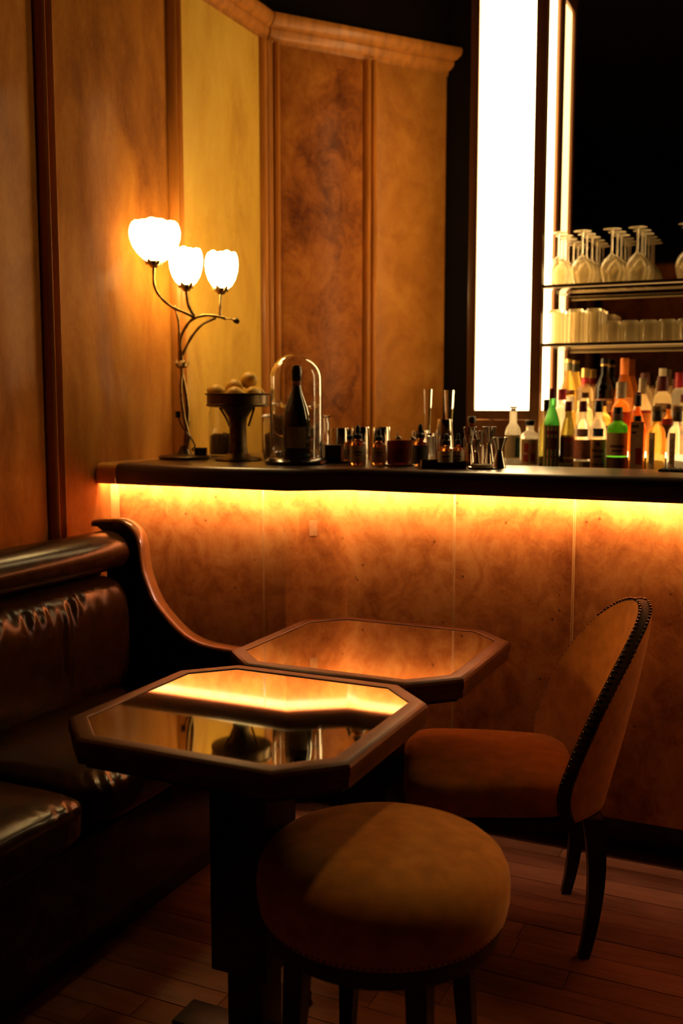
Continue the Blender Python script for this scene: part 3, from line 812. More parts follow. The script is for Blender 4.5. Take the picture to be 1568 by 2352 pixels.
def shade(c, rw, prof, lobes, ph, mat=None):
    m = MB(); seg = 60; rows = []
    for r, z, lb in prof:
        rows.append(len(m.v))
        for k in range(seg):
            a = 2 * math.pi * k / seg
            rr = r * rw * (1 + lb * 0.030 * abs(math.sin(lobes * a / 2 + ph)) - lb * 0.012)
            zz = z + lb * 0.003 * math.sin(lobes * a + ph * 2) + lb * 0.0016 * math.sin(11 * a)
            m.v.append((c[0] + rr * math.cos(a), c[1] + rr * math.sin(a), c[2] + zz))
    for a, b in zip(rows, rows[1:]):
        m.f += [(a + k, a + (k + 1) % seg, b + (k + 1) % seg, b + k) for k in range(seg)]
    m.f.append(tuple(range(seg))); m.f.append(tuple(range(rows[-1] + seg - 1, rows[-1] - 1, -1)))
    return m.build('shade', mat or OPAL, lamp, smooth=80)
def calyx(c, r):
    m = MB().lathe([(0, -0.006), (r * 0.42, -0.006), (r * 0.95, 0.010), (r * 1.0, 0.017), (r * 0.7, 0.016), (0, 0.014)], 16, c)
    for a in range(5):
        t = R(72 * a + 30)
        p = lambda q, z: (c[0] + q * r * math.cos(t), c[1] + q * r * math.sin(t), c[2] + z)
        m.tube([p(0.75, 0.010), p(1.12, 0.024), p(1.22, 0.038)], [r * 0.42, r * 0.30, 0.001], 6)
    return m.build('calyx', BRASS_OLD, lamp, smooth=50)
big = [(0.34, -0.074, 0), (0.52, -0.062, 0), (0.72, -0.044, 0.1), (0.88, -0.022, 0.2), (0.98, 0.004, 0.4), (1.0, 0.026, 0.7), (0.96, 0.044, 0.9), (0.88, 0.058, 1), (0.76, 0.066, 1), (0.60, 0.066, 1), (0.30, 0.055, 0.5), (0.05, 0.05, 0)]
sml = [(0.36, -0.070, 0), (0.60, -0.058, 0), (0.82, -0.036, 0.1), (0.96, -0.008, 0.2), (1.0, 0.016, 0.4), (0.98, 0.036, 0.8), (0.92, 0.050, 1), (0.84, 0.060, 1), (0.70, 0.062, 1), (0.35, 0.05, 0.4), (0.05, 0.045, 0)]
shade((-0.0885, -0.100, 0.786), 0.091, big, 4, 0.6, OPAL_BIG)
shade((0.0085, -0.02, 0.706), 0.061, sml, 4, 0.9)
shade((0.1335, 0.03, 0.700), 0.061, sml, 5, 0.2)
calyx((-0.094, -0.100, 0.696), 0.026); calyx((0.0085, -0.02, 0.622), 0.025); calyx((0.131, 0.03, 0.615), 0.025)
MB().tube(smoothcurve([(-0.034, 0, 0.160), (-0.016, -0.012, 0.121), (0.014, -0.018, 0.082), (0.032, -0.02, 0.050), (0.020, -0.02, 0.036), (0.034, -0.022, 0.030)], 5), 0.0028, 7).build('cord', BLACKG, lamp)
MB().lathe([(0, -0.012), (0.010, -0.012), (0.010, 0.012), (0, 0.012)], 12, (-0.034, 0, 0.166)).build('knob', BLACKG, lamp)
MB().box(0.030, 0.076, -0.036, -0.008, 0.0135, 0.044, bev=0.004).build('switch', BLACKG, lamp, smooth=30)

# ================================================================== THINGS ON THE BAR TOP
Z = ZT + 0.0006
def rotloc(x, y, s, d):
    return (x + s * math.cos(YAW) - d * math.sin(YAW), y + s * math.sin(YAW) + d * math.cos(YAW))

# fruit stand with lemons
fs = thing('fruit_stand', 'dark metal footed stand holding lemons on the bar', 'fruit stand', (-1.895, 3.2, Z), YAW)
MB().lathe([(0, 0.195), (0.104, 0.195), (0.113, 0.198), (0.114, 0.203), (0.111, 0.206), (0.111, 0.236), (0.117, 0.239), (0.118, 0.243), (0.112, 0.244), (0.107, 0.240), (0.107, 0.208), (0, 0.207)], 48).build('dish', DARKMET, fs)
MB().lathe([(0, 0), (0.083, 0), (0.087, 0.004), (0.080, 0.010), (0.050, 0.016), (0.036, 0.026), (0.032, 0.05), (0.031, 0.13), (0.034, 0.155), (0.050, 0.180), (0.066, 0.195), (0, 0.195)], 36).build('pedestal', DARKMET, fs)
for a in range(3):
    t = R(-28 + 120 * a)
    m = MB().tube([(0.072 * math.cos(t), 0.072 * math.sin(t), 0.193), (0.052 * math.cos(t + 0.2), 0.052 * math.sin(t + 0.2), 0.155), (0.040 * math.cos(t + 0.3), 0.040 * math.sin(t + 0.3), 0.125)], 0.004, 7)
    m.build('strut', DARKMET, fs)
def lemon(s, d, z, rx, ry, lab):
    x, y = rotloc(-1.895, 3.2, s, d)
    t = thing('lemon', lab, 'lemon', (x, y, z), 0, 'lemons on the fruit stand')
    t.rotation_euler = (rx, ry, 0)
    m = MB().lathe([(0, -0.040), (0.004, -0.039), (0.007, -0.036), (0.015, -0.031), (0.025, -0.019), (0.0305, 0.0), (0.026, 0.018), (0.016, 0.030), (0.008, 0.0355), (0.0045, 0.039), (0, 0.0395)], 22)
    m.build('peel', LEMON, t, smooth=80)
    MB().lathe([(0, -0.0425), (0.0022, -0.042), (0.003, -0.039), (0, -0.0385)], 8).build('stem_end', M('lemon_stem', (0.10, 0.07, 0.02), 0.8, var=0.2), t)
H90 = math.pi / 2
lemon(-0.070, -0.030, 1.431, 0.3, -1.25, 'leftmost lemon, its tip pointing up and left over the stand rim')
lemon(-0.004, -0.068, 1.4235, 0.1, H90, 'low front lemon in the middle, half hidden by the stand rim')
lemon(0.062, -0.036, 1.4235, 1.15, 0.35, 'right front lemon with its round end facing forward')
lemon(0.062, 0.054, 1.4240, 0.2, 1.3, 'rear lemon peeking out at the right end of the stand')
lemon(-0.044, 0.052, 1.4240, 1.3, 0.2, 'rear left lemon behind the leftmost one')
lemon(-0.012, -0.004, 1.451, 0.25, 1.45, 'lemon lying on top in the centre of the pile')
lemon(0.040, 0.016, 1.477, 0.5, 1.2, 'topmost lemon at the right of the pile')

# storage jars
def jar(label, x, y, r, h, fill, cm, lid):
    t = thing('storage_jar', label, 'jar', (x, y, Z), YAW, 'glass jars at the back of the bar')
    b = 0.004
    MB().lathe([(0, 0), (r - 0.003, 0), (r, 0.004), (r, h - 0.02), (r - 0.004, h - 0.012), (r - 0.004, h), (r - 0.007, h), (r - 0.007, h - 0.013), (r - b, h - 0.024), (r - b, 0.008), (r - 0.008, 0.006), (0, 0.006)], 36).build('jar_body', GLASS, t)
    m = MB(); nn = 26
    prof = [(0, 0.0065), (r - b - 0.002, 0.0068), (r - b - 0.0012, 0.012), (r - b - 0.0012, fill * 0.9), (r * 0.72, fill), (r * 0.3, fill * 1.04), (0, fill)]
    m.lathe(prof, nn)
    rr = random.Random(int(r * 1e5 + x * 1e3))
    m.v = [(p[0], p[1], p[2] + (rr.uniform(-0.006, 0.006) if p[2] > fill * 0.85 else 0)) for p in m.v]
    c = m.build('contents', cm, t, smooth=0); c['kind'] = 'stuff'
    if lid == 'flat':
        MB().lathe([(0, h + 0.0005), (r - 0.002, h + 0.0005), (r + 0.001, h + 0.004), (r - 0.002, h + 0.010), (0, h + 0.010)], 36).build('lid', GLASS, t)
    else:
        MB().lathe([(0, h + 0.0005), (r + 0.006, h + 0.0005), (r + 0.010, h + 0.004), (r + 0.006, h + 0.008), (0.02, h + 0.012), (0.012, h + 0.016), (0.016, h + 0.024), (0.010, h + 0.030), (0, h + 0.031)], 36).build('lid', GLASS, t)
DRIED = M('dried_spice', (0.055, 0.028, 0.012), 0.9, var=0.6, scale=140)
TWIG = M('dried_fruit_peel', (0.10, 0.055, 0.018), 0.9, var=0.6, scale=70)
jar('glass jar of dark dried spice behind the fruit stand', -2.128, 3.50, 0.068, 0.19, 0.085, DRIED, 'flat')
jar('lidded glass jar of dark fruit just left of the glass dome', -1.849, 3.42, 0.056, 0.155, 0.095, TWIG, 'knob')
jar('lidded glass jar of pale peel behind the right side of the glass dome', -1.690, 3.42, 0.056, 0.155, 0.060, M('pale_peel', (0.35, 0.22, 0.09), 0.8, var=0.4, scale=60), 'knob')

# glass dome over a champagne bottle
dm = thing('glass_dome', 'tall clear glass dome on a dark round base covering a champagne bottle', 'glass dome', (-1.604, 3.10, Z))
MB().lathe([(0, 0), (0.104, 0), (0.108, 0.004), (0.108, 0.012), (0.100, 0.017), (0.0965, 0.0205), (0, 0.0205)], 48).build('base', BLACKG, dm)
HD = 0.362; RD = 0.0895
def dome(r, top, z0):
    P = [(r, z0), (r, top - r)]
    P += [(r * math.cos(R(9 * k)), top - r + r * math.sin(R(9 * k))) for k in range(1, 10)] + [(0, top)]
    return P
pi_ = dome(RD - 0.0028, 0.378 - 0.0028, 0.0212)
MB().lathe([(RD + 0.003, 0.0212)] + dome(RD, 0.378, 0.026) + pi_[::-1] + [(RD + 0.003, 0.0212)], 56).build('glass_cover', GLASS, dm, smooth=60)
BOTDARK = M('dark_bottle_glass', (0.012, 0.016, 0.006), 0.08, coat=1.0, coat_rough=0.04, var=0.2)
cbt = thing('champagne_bottle', 'dark champagne bottle with black foil neck standing inside the glass dome', 'bottle', (-1.602, 3.10, Z + 0.0212), YAW)
MB().lathe([(0, 0.004), (0.02, 0.0), (0.044, 0.0), (0.048, 0.006), (0.048, 0.120), (0.046, 0.140), (0.038, 0.172), (0.026, 0.205), (0.0185, 0.228), (0.0150, 0.245), (0.0145, 0.292), (0, 0.292)], 36).build('bottle_body', BOTDARK, cbt)
MB().lathe([(0.0152, 0.262), (0.0162, 0.264), (0.0168, 0.285), (0.0185, 0.290), (0.0185, 0.300), (0.0172, 0.305), (0.016, 0.312), (0.011, 0.316), (0, 0.3165)], 24).build('foil', BLACKG, cbt)
MB().lathe([(0.0157, 0.247), (0.0160, 0.248), (0.0156, 0.261), (0.0150, 0.262)], 24).build('neck_band', M('russet_band', (0.30, 0.09, 0.03), 0.5, var=0.2), cbt)
def shell(r, a0, a1, z0, z1, th=0.0006, n=12, zx=None):
    """a curved label patch, angles measured from the bottle's front (-y)"""
    m = MB()
    for rr in (r, r + th):
        for z in (z0, z1):
            for k in range(n + 1):
                a = -math.pi / 2 + a0 + (a1 - a0) * k / n
                m.v.append((rr * math.cos(a), rr * math.sin(a), z))
    k = n + 1
    for i in range(n):
        m.f += [(i, k + i, k + i + 1, i + 1), (2 * k + i, 2 * k + i + 1, 3 * k + i + 1, 3 * k + i),
                (i, i + 1, 2 * k + i + 1, 2 * k + i), (k + i, 3 * k + i, 3 * k + i + 1, k + i + 1)]
    m.f += [(0, 2 * k, 3 * k, k), (n, k + n, 3 * k + n, 2 * k + n)]
    return m
shell(0.0482, R(-42), R(42), 0.030, 0.104).build('label', M('dim_champagne_label', (0.20, 0.12, 0.055), 0.7, var=0.2, scale=60), cbt)

# upturned tumblers
def tumbler(label, x, y, r, h, mat=STEEL, z=Z, group='upturned tumblers on the bar'):
    t = thing('tumbler', label, 'glass', (x, y, z), 0, group)
    w_ = 0.0022
    MB().lathe([(r, 0), (r * 0.93, h - 0.006), (r * 0.88, h), (0, h), (0, h - 0.009), (r * 0.86, h - 0.010), (r * 0.90 - w_, h - 0.014), (r - w_, 0), (r, 0)], 36).build('tumbler_body', mat, t)
tumbler('upturned steel tumbler just right of the glass dome', -1.560, 3.36, 0.036, 0.118)
tumbler('upturned steel tumbler behind the tall cream dropper bottle', -1.497, 3.405, 0.036, 0.122)
tumbler('upturned steel tumbler behind the slim amber dropper bottle', -1.435, 3.455, 0.036, 0.121)
tumbler('upturned steel tumbler behind the dropper bottle right of the red candle', -1.262, 3.405, 0.0345, 0.112)
tumbler('narrow upturned glass left of the steel cups', -1.194, 3.33, 0.0185, 0.105, GLASS)
def cup(label, x, y, z, r, h):
    t = thing('steel_cup', label, 'cup', (x, y, z), 0, 'stacked steel cups on the bar')
    MB().lathe([(r, 0), (r * 1.01, 0.003), (r * 0.9, h - 0.003), (r * 0.86, h), (0, h), (0, h - 0.003), (r * 0.84, h - 0.004), (r - 0.002, 0), (r, 0)], 32).build('cup_body', STEEL, t)
cup('lower polished steel cup of the stacked pair beside the tall vases', -1.160, 3.37, Z, 0.034, 0.096)
cup('upper polished steel cup standing upside down on another cup', -1.160, 3.37, Z + 0.0965, 0.029, 0.056)

AMBER = M('amber_glass', (0.80, 0.28, 0.05), 0.03, trans=1.0, ior=1.45)
KRAFT = M('kraft_label', (0.60, 0.42, 0.21), 0.8, var=0.15, scale=60)
CREAM = M('cream_label', (0.80, 0.66, 0.42), 0.75, var=0.1, scale=60)
INK = M('dark_ink', (0.03, 0.02, 0.015), 0.7, var=0.1)
def dropper(label, x, y, z, r, h, lab=CREAM, gl=AMBER):
    t = thing('dropper_bottle', label, 'bottle', (x, y, z), math.atan2(-x, y), 'bitters bottles on the bar')
    hb = h * 0.60
    MB().lathe([(0, 0), (r * 0.93, 0), (r, 0.003), (r, hb * 0.84), (r * 0.9, hb * 0.93), (r * 0.48, hb), (r * 0.42, hb + 0.006), (0, hb + 0.006)], 28).build('bottle_body', gl, t)
    MB().lathe([(0, hb + 0.0065), (r * 0.55, hb + 0.0065), (r * 0.55, hb + 0.020), (r * 0.36, hb + 0.024), (0, hb + 0.024)], 20).build('collar', RUBBER, t)
    MB().lathe([(0, hb + 0.0245), (r * 0.28, hb + 0.0245), (r * 0.31, h * 0.90), (r * 0.24, h * 0.975), (r * 0.1, h), (0, h)], 16).build('bulb', RUBBER, t)
    if lab:
        lb = shell(r * 1.003, R(-75), R(75), hb * 0.06, hb * 0.80).build('label', lab, t)
        shell(r * 1.003 + 0.0006, R(-30), R(30), hb * 0.50, hb * 0.56, 0.0002).build('print', INK, lb)
        shell(r * 1.003 + 0.0006, R(-22), R(22), hb * 0.38, hb * 0.42, 0.0002).build('print', INK, lb)
TRZ = Z + 0.0085
tr = MB().lathe([(0, 0), (0.060, 0), (0.064, 0.003), (0.064, 0.008), (0.061, 0.008), (0.059, 0.0065), (0, 0.0065)], 40).build('round_tray', BLACKG, loc=(-1.505, 3.24, Z)); tag(tr, 'black round tray under the dark tin right of the dome', 'tray')
bx = thing('square_tin', 'small dark square tin on the black round tray', 'tin', (-1.524, 3.228, Z + 0.0068), YAW)
MB().box(-0.029, 0.029, -0.024, 0.024, 0, 0.050, bev=0.003).build('tin_body', BLACKG, bx, smooth=30)
MB().box(-0.0295, 0.0295, -0.0245, 0.0245, 0.0503, 0.056, bev=0.002).build('lid', DARKMET, bx, smooth=30)
dropper('dropper bottle standing on the round tray behind the square tin', -1.468, 3.245, Z + 0.0068, 0.0205, 0.112, KRAFT)
dropper('tall cream labelled dropper bottle, first in front of the upturned tumblers', -1.405, 3.175, Z, 0.0275, 0.134, CREAM)
dropper('slim amber dropper bottle between the cream labelled one and the candle', -1.346, 3.22, Z, 0.0255, 0.122, KRAFT)
dropper('dark dropper bottle right of the red candle', -1.209, 3.26, Z, 0.0275, 0.138, M('dark_label', (0.06, 0.04, 0.025), 0.7, var=0.2))
def pourer(label, x, y, h):
    t = thing('small_oil_bottle', label, 'bottle', (x, y, Z), 0, 'small bottles with thin spouts behind the candle')
    MB().lathe([(0, 0), (0.016, 0), (0.017, 0.003), (0.017, h * 0.62), (0.009, h * 0.72), (0.008, h * 0.76), (0, h * 0.76)], 20).build('bottle_body', AMBER, t)
    MB().lathe([(0, h * 0.765), (0.012, h * 0.765), (0.013, h * 0.80), (0.009, h * 0.86), (0.004, h * 0.88), (0, h * 0.88)], 16).build('stopper', DARKMET, t)
    MB().tube([(0, 0, h * 0.87), (-0.001, 0, h * 0.94), (-0.003, 0, h * 1.04)], [0.0022, 0.0018, 0.0012], 6).build('spout', STEEL, t)
pourer('small bottle with a thin metal spout behind the left of the candle', -1.303, 3.29, 0.108)
pourer('small bottle with a thin metal spout behind the right of the candle', -1.259, 3.315, 0.104)
sw = thing('ceramic_vial', 'small pale vial in front of the third steel tumbler', 'vial', (-1.366, 3.305, Z))
MB().lathe([(0, 0), (0.013, 0), (0.016, 0.008), (0.017, 0.03), (0.011, 0.048), (0.006, 0.056), (0.006, 0.066), (0, 0.066)], 20).build('vial_body', M('pale_ceramic', (0.62, 0.55, 0.42), 0.25, coat=0.6, var=0.1), sw)
dish = MB().lathe([(0, 0), (0.050, 0), (0.062, 0.004), (0.062, 0.0055), (0.050, 0.003), (0, 0.003)], 40).build('saucer', STEEL, loc=(-1.252, 3.18, Z)); tag(dish, 'small steel saucer under the red candle', 'saucer')
cd = thing('candle', 'dark red glass candle on a steel saucer on the bar', 'candle', (-1.252, 3.18, Z + 0.0036))
MB().lathe([(0, 0), (0.040, 0), (0.0435, 0.004), (0.0435, 0.080), (0.0405, 0.080), (0.0405, 0.006), (0, 0.006)], 36).build('holder', M('red_glass', (0.34, 0.06, 0.015), 0.1, trans=0.6, ior=1.45), cd)
MB().lathe([(0, 0.0065), (0.0398, 0.0065), (0.0398, 0.055), (0, 0.053)], 30).build('wax', M('red_wax', (0.30, 0.05, 0.015), 0.5, var=0.15), cd)
MB().tube([(0, 0, 0.053), (0.001, 0, 0.060), (0.003, 0, 0.066)], 0.001, 5).build('wick', INK, cd)

# holder with two labelled dropper bottles, paper stack, jiggers, vases
hx, hy = -1.073, 3.105
ho = thing('bottle_caddy', 'low black caddy with scooped front holding two dropper bottles', 'caddy', (hx, hy, Z), YAW)
MB().box(-0.071, 0.071, -0.034, 0.034, 0, 0.004).build('floor_plate', BLACKG, ho, smooth=0)
m = MB()
fr = [(-0.071, 0.004), (0.071, 0.004), (0.071, 0.026), (0.045, 0.021), (0.0, 0.019), (-0.045, 0.023), (-0.071, 0.026)]
k = len(fr)
for yy in (-0.034, -0.030): m.v += [(x, yy, z) for x, z in fr]
m.f += [tuple(range(k)), tuple(range(2 * k - 1, k - 1, -1))] + [(i, (i + 1) % k, k + (i + 1) % k, k + i) for i in range(k)]
m.build('front', BLACKG, ho, smooth=0)
MB().box(-0.071, 0.071, 0.030, 0.034, 0.0041, 0.026).build('back', BLACKG, ho, smooth=0)
for s in (-1, 1):
    MB().box(s * 0.069 - 0.002, s * 0.069 + 0.002, -0.0299, 0.0299, 0.0041, 0.026).build('side', BLACKG, ho, smooth=0)
x, y = rotloc(hx, hy, 0.010, 0.0); dropper('left dropper bottle in the black caddy, wide cream label', x, y, Z + 0.0046, 0.0262, 0.106, CREAM)
x, y = rotloc(hx, hy, 0.049, 0.003); dropper('right dropper bottle in the black caddy, narrow cream label', x, y, Z + 0.0046, 0.0185, 0.108, CREAM)
pt = MB().lathe([(0, 0), (0.040, 0), (0.047, 0.004), (0.047, 0.006), (0.040, 0.0025), (0, 0.0025)], 40).build('small_tray', STEEL, loc=(-0.948, 3.125, Z)); tag(pt, 'small round steel tray with paper coasters, left of the short jigger', 'tray')
for k in range(4):
    c = MB().lathe([(0, 0), (0.036 - 0.0004 * k, 0), (0.036 - 0.0004 * k, 0.0022), (0, 0.0022)], 28).build('coaster', PAPER, loc=(-0.948 + rnd.uniform(-0.002, 0.002), 3.125 + rnd.uniform(-0.002, 0.002), Z + 0.0044 + 0.0024 * k))
    tag(c, ['lowest paper coaster of the stack on the steel tray', 'second paper coaster from the bottom of the stack', 'third paper coaster from the bottom of the stack', 'topmost paper coaster of the stack on the steel tray'][k], 'coaster', 'paper coasters on the small tray')
def jigger(label, x, y, r, h, wa=0.40):
    t = thing('jigger', label, 'jigger', (x, y, Z), 0, 'steel jiggers on the bar')
    wz = h * 0.56
    MB().lathe([(r * 0.9, 0), (r * wa, wz), (r * wa * 0.9, wz), (r * 0.9 - 0.0015, 0), (r * 0.9, 0)], 28).build('lower_cup', STEEL, t)
    MB().lathe([(0, wz + 0.0025), (r * wa, wz + 0.0025), (r * 0.97, h - 0.002), (r * 1.02, h), (r * 0.95, h), (r * wa * 0.8, wz + 0.006), (0, wz + 0.006)], 28).build('upper_cup', STEEL, t)
    MB().lathe([(0, wz - 0.001), (r * wa * 1.1, wz - 0.001), (r * wa * 1.25, wz + 0.001), (r * wa * 1.1, wz + 0.0026), (0, wz + 0.0026)], 20).build('waist_ring', STEEL, t)
jigger('tall steel jigger just right of the black caddy', -1.018, 3.21, 0.0225, 0.131)
jigger('low steel jigger in front of the first tall jigger', -0.985, 3.185, 0.0140, 0.092)
jigger('narrow steel jigger between the two tall jiggers, set back', -1.000, 3.292, 0.0125, 0.116)
jigger('tall wide steel jigger behind the coaster tray', -0.966, 3.262, 0.0230, 0.131, 0.36)
jigger('short steel jigger nearest the bottles, last of the row', -0.918, 3.215, 0.0262, 0.098)
def vase(label, x, y, r, h):
    t = thing('bud_vase', label, 'vase', (x, y, Z), 0, 'tall clear bud vases on the bar')
    MB().lathe([(0, 0), (r * 1.3, 0), (r * 1.4, 0.006), (r * 1.2, 0.03), (r * 0.72, 0.09), (r * 0.66, 0.13), (r * 0.82, 0.18), (r * 1.0, h), (r * 1.0 - 0.002, h), (r * 0.82 - 0.002, 0.18), (r * 0.66 - 0.002, 0.13), (r * 0.70 - 0.002, 0.09), (r * 1.1 - 0.002, 0.03), (r * 1.2, 0.010), (0, 0.008)], 28).build('glass_body', GLASS, t)
vase('left tall clear bud vase in front of the burl wall', -1.258, 3.465, 0.0160, 0.258)
vase('right tall clear bud vase in front of the dark gap', -1.170, 3.445, 0.0185, 0.254)
db = thing('dark_round_bottle', 'dark shouldered bottle with a broad stopper behind the jiggers', 'bottle', (-1.056, 3.352, Z))
MB().lathe([(0, 0), (0.025, 0), (0.027, 0.004), (0.027, 0.085), (0.020, 0.108), (0.0115, 0.118), (0.0115, 0.140), (0, 0.140)], 28).build('bottle_body', M('brown_glass', (0.25, 0.10, 0.03), 0.05, trans=0.9), db)
MB().lathe([(0, 0.1405), (0.014, 0.1405), (0.0145, 0.158), (0.012, 0.163), (0, 0.163)], 20).build('stopper', DARKW, db)
# ribbed rubber mat along the back of the bar
mt = thing('bar_mat', 'ribbed black rubber bar mat along the back edge of bar top at right', 'bar mat', (0.13, 3.285, Z))
m = MB().box(-0.55, 0.55, -0.045, 0.045, 0, 0.004)
for k in range(70):
    m.box(-0.545 + k * 0.0157, -0.545 + k * 0.0157 + 0.008, -0.043, 0.043, 0.004, 0.0065)
m.build('mat_body', RUBBER, mt, smooth=0)

# ================================================================== BOTTLES ON THE BACK BAR
def liquid(name, col, share=0.3, rough=0.03):
    """bottle glass with its drink: tinted refraction with a share of light scattered through"""
    if name in MATS: return MATS[name]
    m = bpy.data.materials.new(name); m.use_nodes = True
    nt = m.node_tree; b = nt.nodes['Principled BSDF']
    b.inputs['Base Color'].default_value = (*col, 1); b.inputs['Transmission Weight'].default_value = 1.0
    b.inputs['Roughness'].default_value = rough; b.inputs['IOR'].default_value = 1.36
    tr = nt.nodes.new('ShaderNodeBsdfTranslucent'); tr.inputs[0].default_value = (*col, 1)
    nz = nt.nodes.new('ShaderNodeTexNoise'); nz.inputs['Scale'].default_value = 25
    mr = nt.nodes.new('ShaderNodeMapRange'); mr.inputs[3].default_value = share * 0.8; mr.inputs[4].default_value = share * 1.2
    nt.links.new(nz.outputs['Fac'], mr.inputs[0])
    mx = nt.nodes.new('ShaderNodeMixShader')
    nt.links.new(mr.outputs[0], mx.inputs[0]); nt.links.new(b.outputs[0], mx.inputs[1]); nt.links.new(tr.outputs[0], mx.inputs[2])
    nt.links.new(mx.outputs[0], nt.nodes['Material Output'].inputs['Surface'])
    MATS[name] = m
    return m

def flat(name, col, rough=0.6, var=0.12):
    return M(name, col, rough, var=var, scale=70)

CLR = liquid('clear_spirit', (0.98, 0.93, 0.78), 0.38)
CRM = liquid('pale_spirit', (0.97, 0.84, 0.54), 0.50)
YEL = liquid('golden_spirit', (0.95, 0.68, 0.20), 0.50)
AMB = liquid('amber_spirit', (0.92, 0.42, 0.09), 0.50)
ORG = liquid('orange_aperitif', (0.98, 0.36, 0.07), 0.50)
GRN = liquid('green_glass', (0.16, 0.62, 0.16), 0.40)
GRN2 = liquid('bright_green_glass', (0.14, 0.60, 0.05), 0.40)
OLV = liquid('olive_glass', (0.22, 0.17, 0.03), 0.25)
DRK = liquid('black_bottle_glass', (0.02, 0.012, 0.006), 0.05)
RED, WINE, PINK, BLK = flat('red_paper', (0.50, 0.03, 0.03)), flat('wine_red_foil', (0.20, 0.015, 0.02), 0.4), flat('hot_pink_foil', (0.85, 0.08, 0.14), 0.4), flat('black_foil', (0.012, 0.011, 0.010), 0.35)
GOLD, OLF, ORF, CRC = M('gold_foil', (0.72, 0.48, 0.14), 0.35, metal=0.7, var=0.1), flat('olive_foil', (0.16, 0.15, 0.06), 0.4), flat('orange_foil', (0.90, 0.24, 0.03), 0.5), flat('cream_cap', (0.80, 0.68, 0.42), 0.5)
TAN, TAN2, ROSE, BLUE, TEAL = flat('tan_label', (0.70, 0.47, 0.24)), flat('straw_sleeve', (0.66, 0.38, 0.17), 0.9, 0.3), flat('rose_label', (0.80, 0.30, 0.20)), flat('blue_label', (0.10, 0.15, 0.42)), flat('teal_mark', (0.02, 0.09, 0.10))
DKL, BRL, ORL, WHT = flat('dark_brown_label', (0.15, 0.055, 0.03)), flat('brown_label', (0.26, 0.12, 0.05)), flat('orange_label', (0.80, 0.26, 0.05)), flat('white_label', (0.78, 0.68, 0.48))

SHAPES = {   # (radius fraction, height fraction) from shoulder up; neck radius fraction; neck top fraction
    'spirit': ([(1, 0.60), (0.97, 0.645), (0.82, 0.70), (0.55, 0.745)], 0.40, 0.93),
    'wine': ([(1, 0.56), (0.96, 0.61), (0.75, 0.68), (0.50, 0.75)], 0.38, 0.97),
    'slope': ([(1, 0.50), (0.94, 0.56), (0.76, 0.65), (0.52, 0.76)], 0.42, 0.97),
    'flat': ([(1, 0.66), (0.985, 0.70), (0.86, 0.745), (0.52, 0.775)], 0.42, 0.90),
    'decanter': ([(1, 0.18), (0.86, 0.38), (0.52, 0.58), (0.30, 0.70)], 0.20, 0.92),
    'dome': ([(1, 0.52), (0.965, 0.60), (0.83, 0.67), (0.62, 0.71)], 0.44, 0.93),
}

def bottle(label, x, y, z, r, h, shape, glass, caps, labels=(), sq=0.0, group=None, prints=()):
    """caps: list of (z0, z1, radius factor of neck, material, name); labels: (z0, z1, half angle deg, material, centre deg)"""
    t = thing('bottle', label, 'bottle', (x, y, z), math.atan2(-x, y), group)
    sh, nk, nt_ = SHAPES[shape]
    prof = [(0, 0.004), (r * 0.4, 0.0035), (r * 0.55, 0), (r * 0.92, 0), (r, 0.005)] + [(r * a, h * b) for a, b in sh]
    last = sh[-1][1]
    prof += [(r * nk * 1.04, h * (last + 0.03)), (r * nk, h * (last + 0.07)), (r * nk, h * nt_), (0, h * nt_)]
    MB().lathe(prof, 36 if sq else 28, sq=sq).build('bottle_body', glass, t, smooth=50)
    for z0, z1, f, mt_, nm in caps:
        q = r * nk * f
        MB().lathe([(0, h * z0 + 0.0003), (q * 1.03, h * z0 + 0.0003), (q * 1.03, h * z0 + 0.003), (q, h * (z1) - 0.003), (q * 0.92, h * z1), (0, h * z1)], 20).build(nm, mt_, t, smooth=40)
    lb = None
    for q in labels:
        z0, z1, ha, mt_, cd_ = q[:5]
        if sq:
            s_ = r * 0.80
            o = MB().box(-s_, s_, -r * 1.0 - 0.0014, -r * 1.0 - 0.0006, h * z0, h * z1).build('label', mt_, t, smooth=0); lb = lb or o
        else:
            o = shell(r * 1.002 * (q[5] if len(q) > 5 else 1), R(cd_ - ha), R(cd_ + ha), h * z0, h * z1).build('label', mt_, t); lb = lb or o
    for q in prints:
        z0, z1, ha, mt_, cd_ = q[:5]
        if sq:
            s_ = r * ha / 70.0; c_ = r * cd_ / 70.0
            MB().box(c_ - s_, c_ + s_, -r - 0.0019, -r - 0.00145, h * z0, h * z1).build('print', mt_, lb or t, smooth=0)
        else:
            shell(r * 1.002 * (q[5] if len(q) > 5 else 1) + 0.0007, R(cd_ - ha), R(cd_ + ha), h * z0, h * z1, 0.0002).build('print', mt_, lb or t)
    return t

F = 1.1206     # back counter
G1 = 'front row of bottles on the back bar'
bottle('clear round bottle with cork stopper, cream and teal label, leftmost by the light column', -1.086, 4.00, F, 0.0325, 0.260, 'dome', CLR,
       [(0.925, 0.965, 0.75, CORK, 'cork'), (0.966, 1.0, 1.05, CORK, 'cork_top')], [(0.20, 0.56, 75, CREAM, 0)], group=G1, prints=[(0.22, 0.52, 20, TEAL, 38)])
bottle('squat square shouldered bottle with dark cap and red printed label', -1.012, 3.980, F, 0.0370, 0.205, 'flat', CLR,
       [(0.895, 0.93, 1.15, BLK, 'cap'), (0.931, 1.0, 1.2, BLK, 'cap_top')], [(0.14, 0.64, 62, TAN, 0)], group=G1,
       prints=[(0.20, 0.34, 16, RED, -22), (0.38, 0.56, 15, RED, -20), (0.20, 0.36, 14, RED, 20), (0.40, 0.57, 13, ORL, 20), (0.35, 0.40, 20, ORL, 4)])
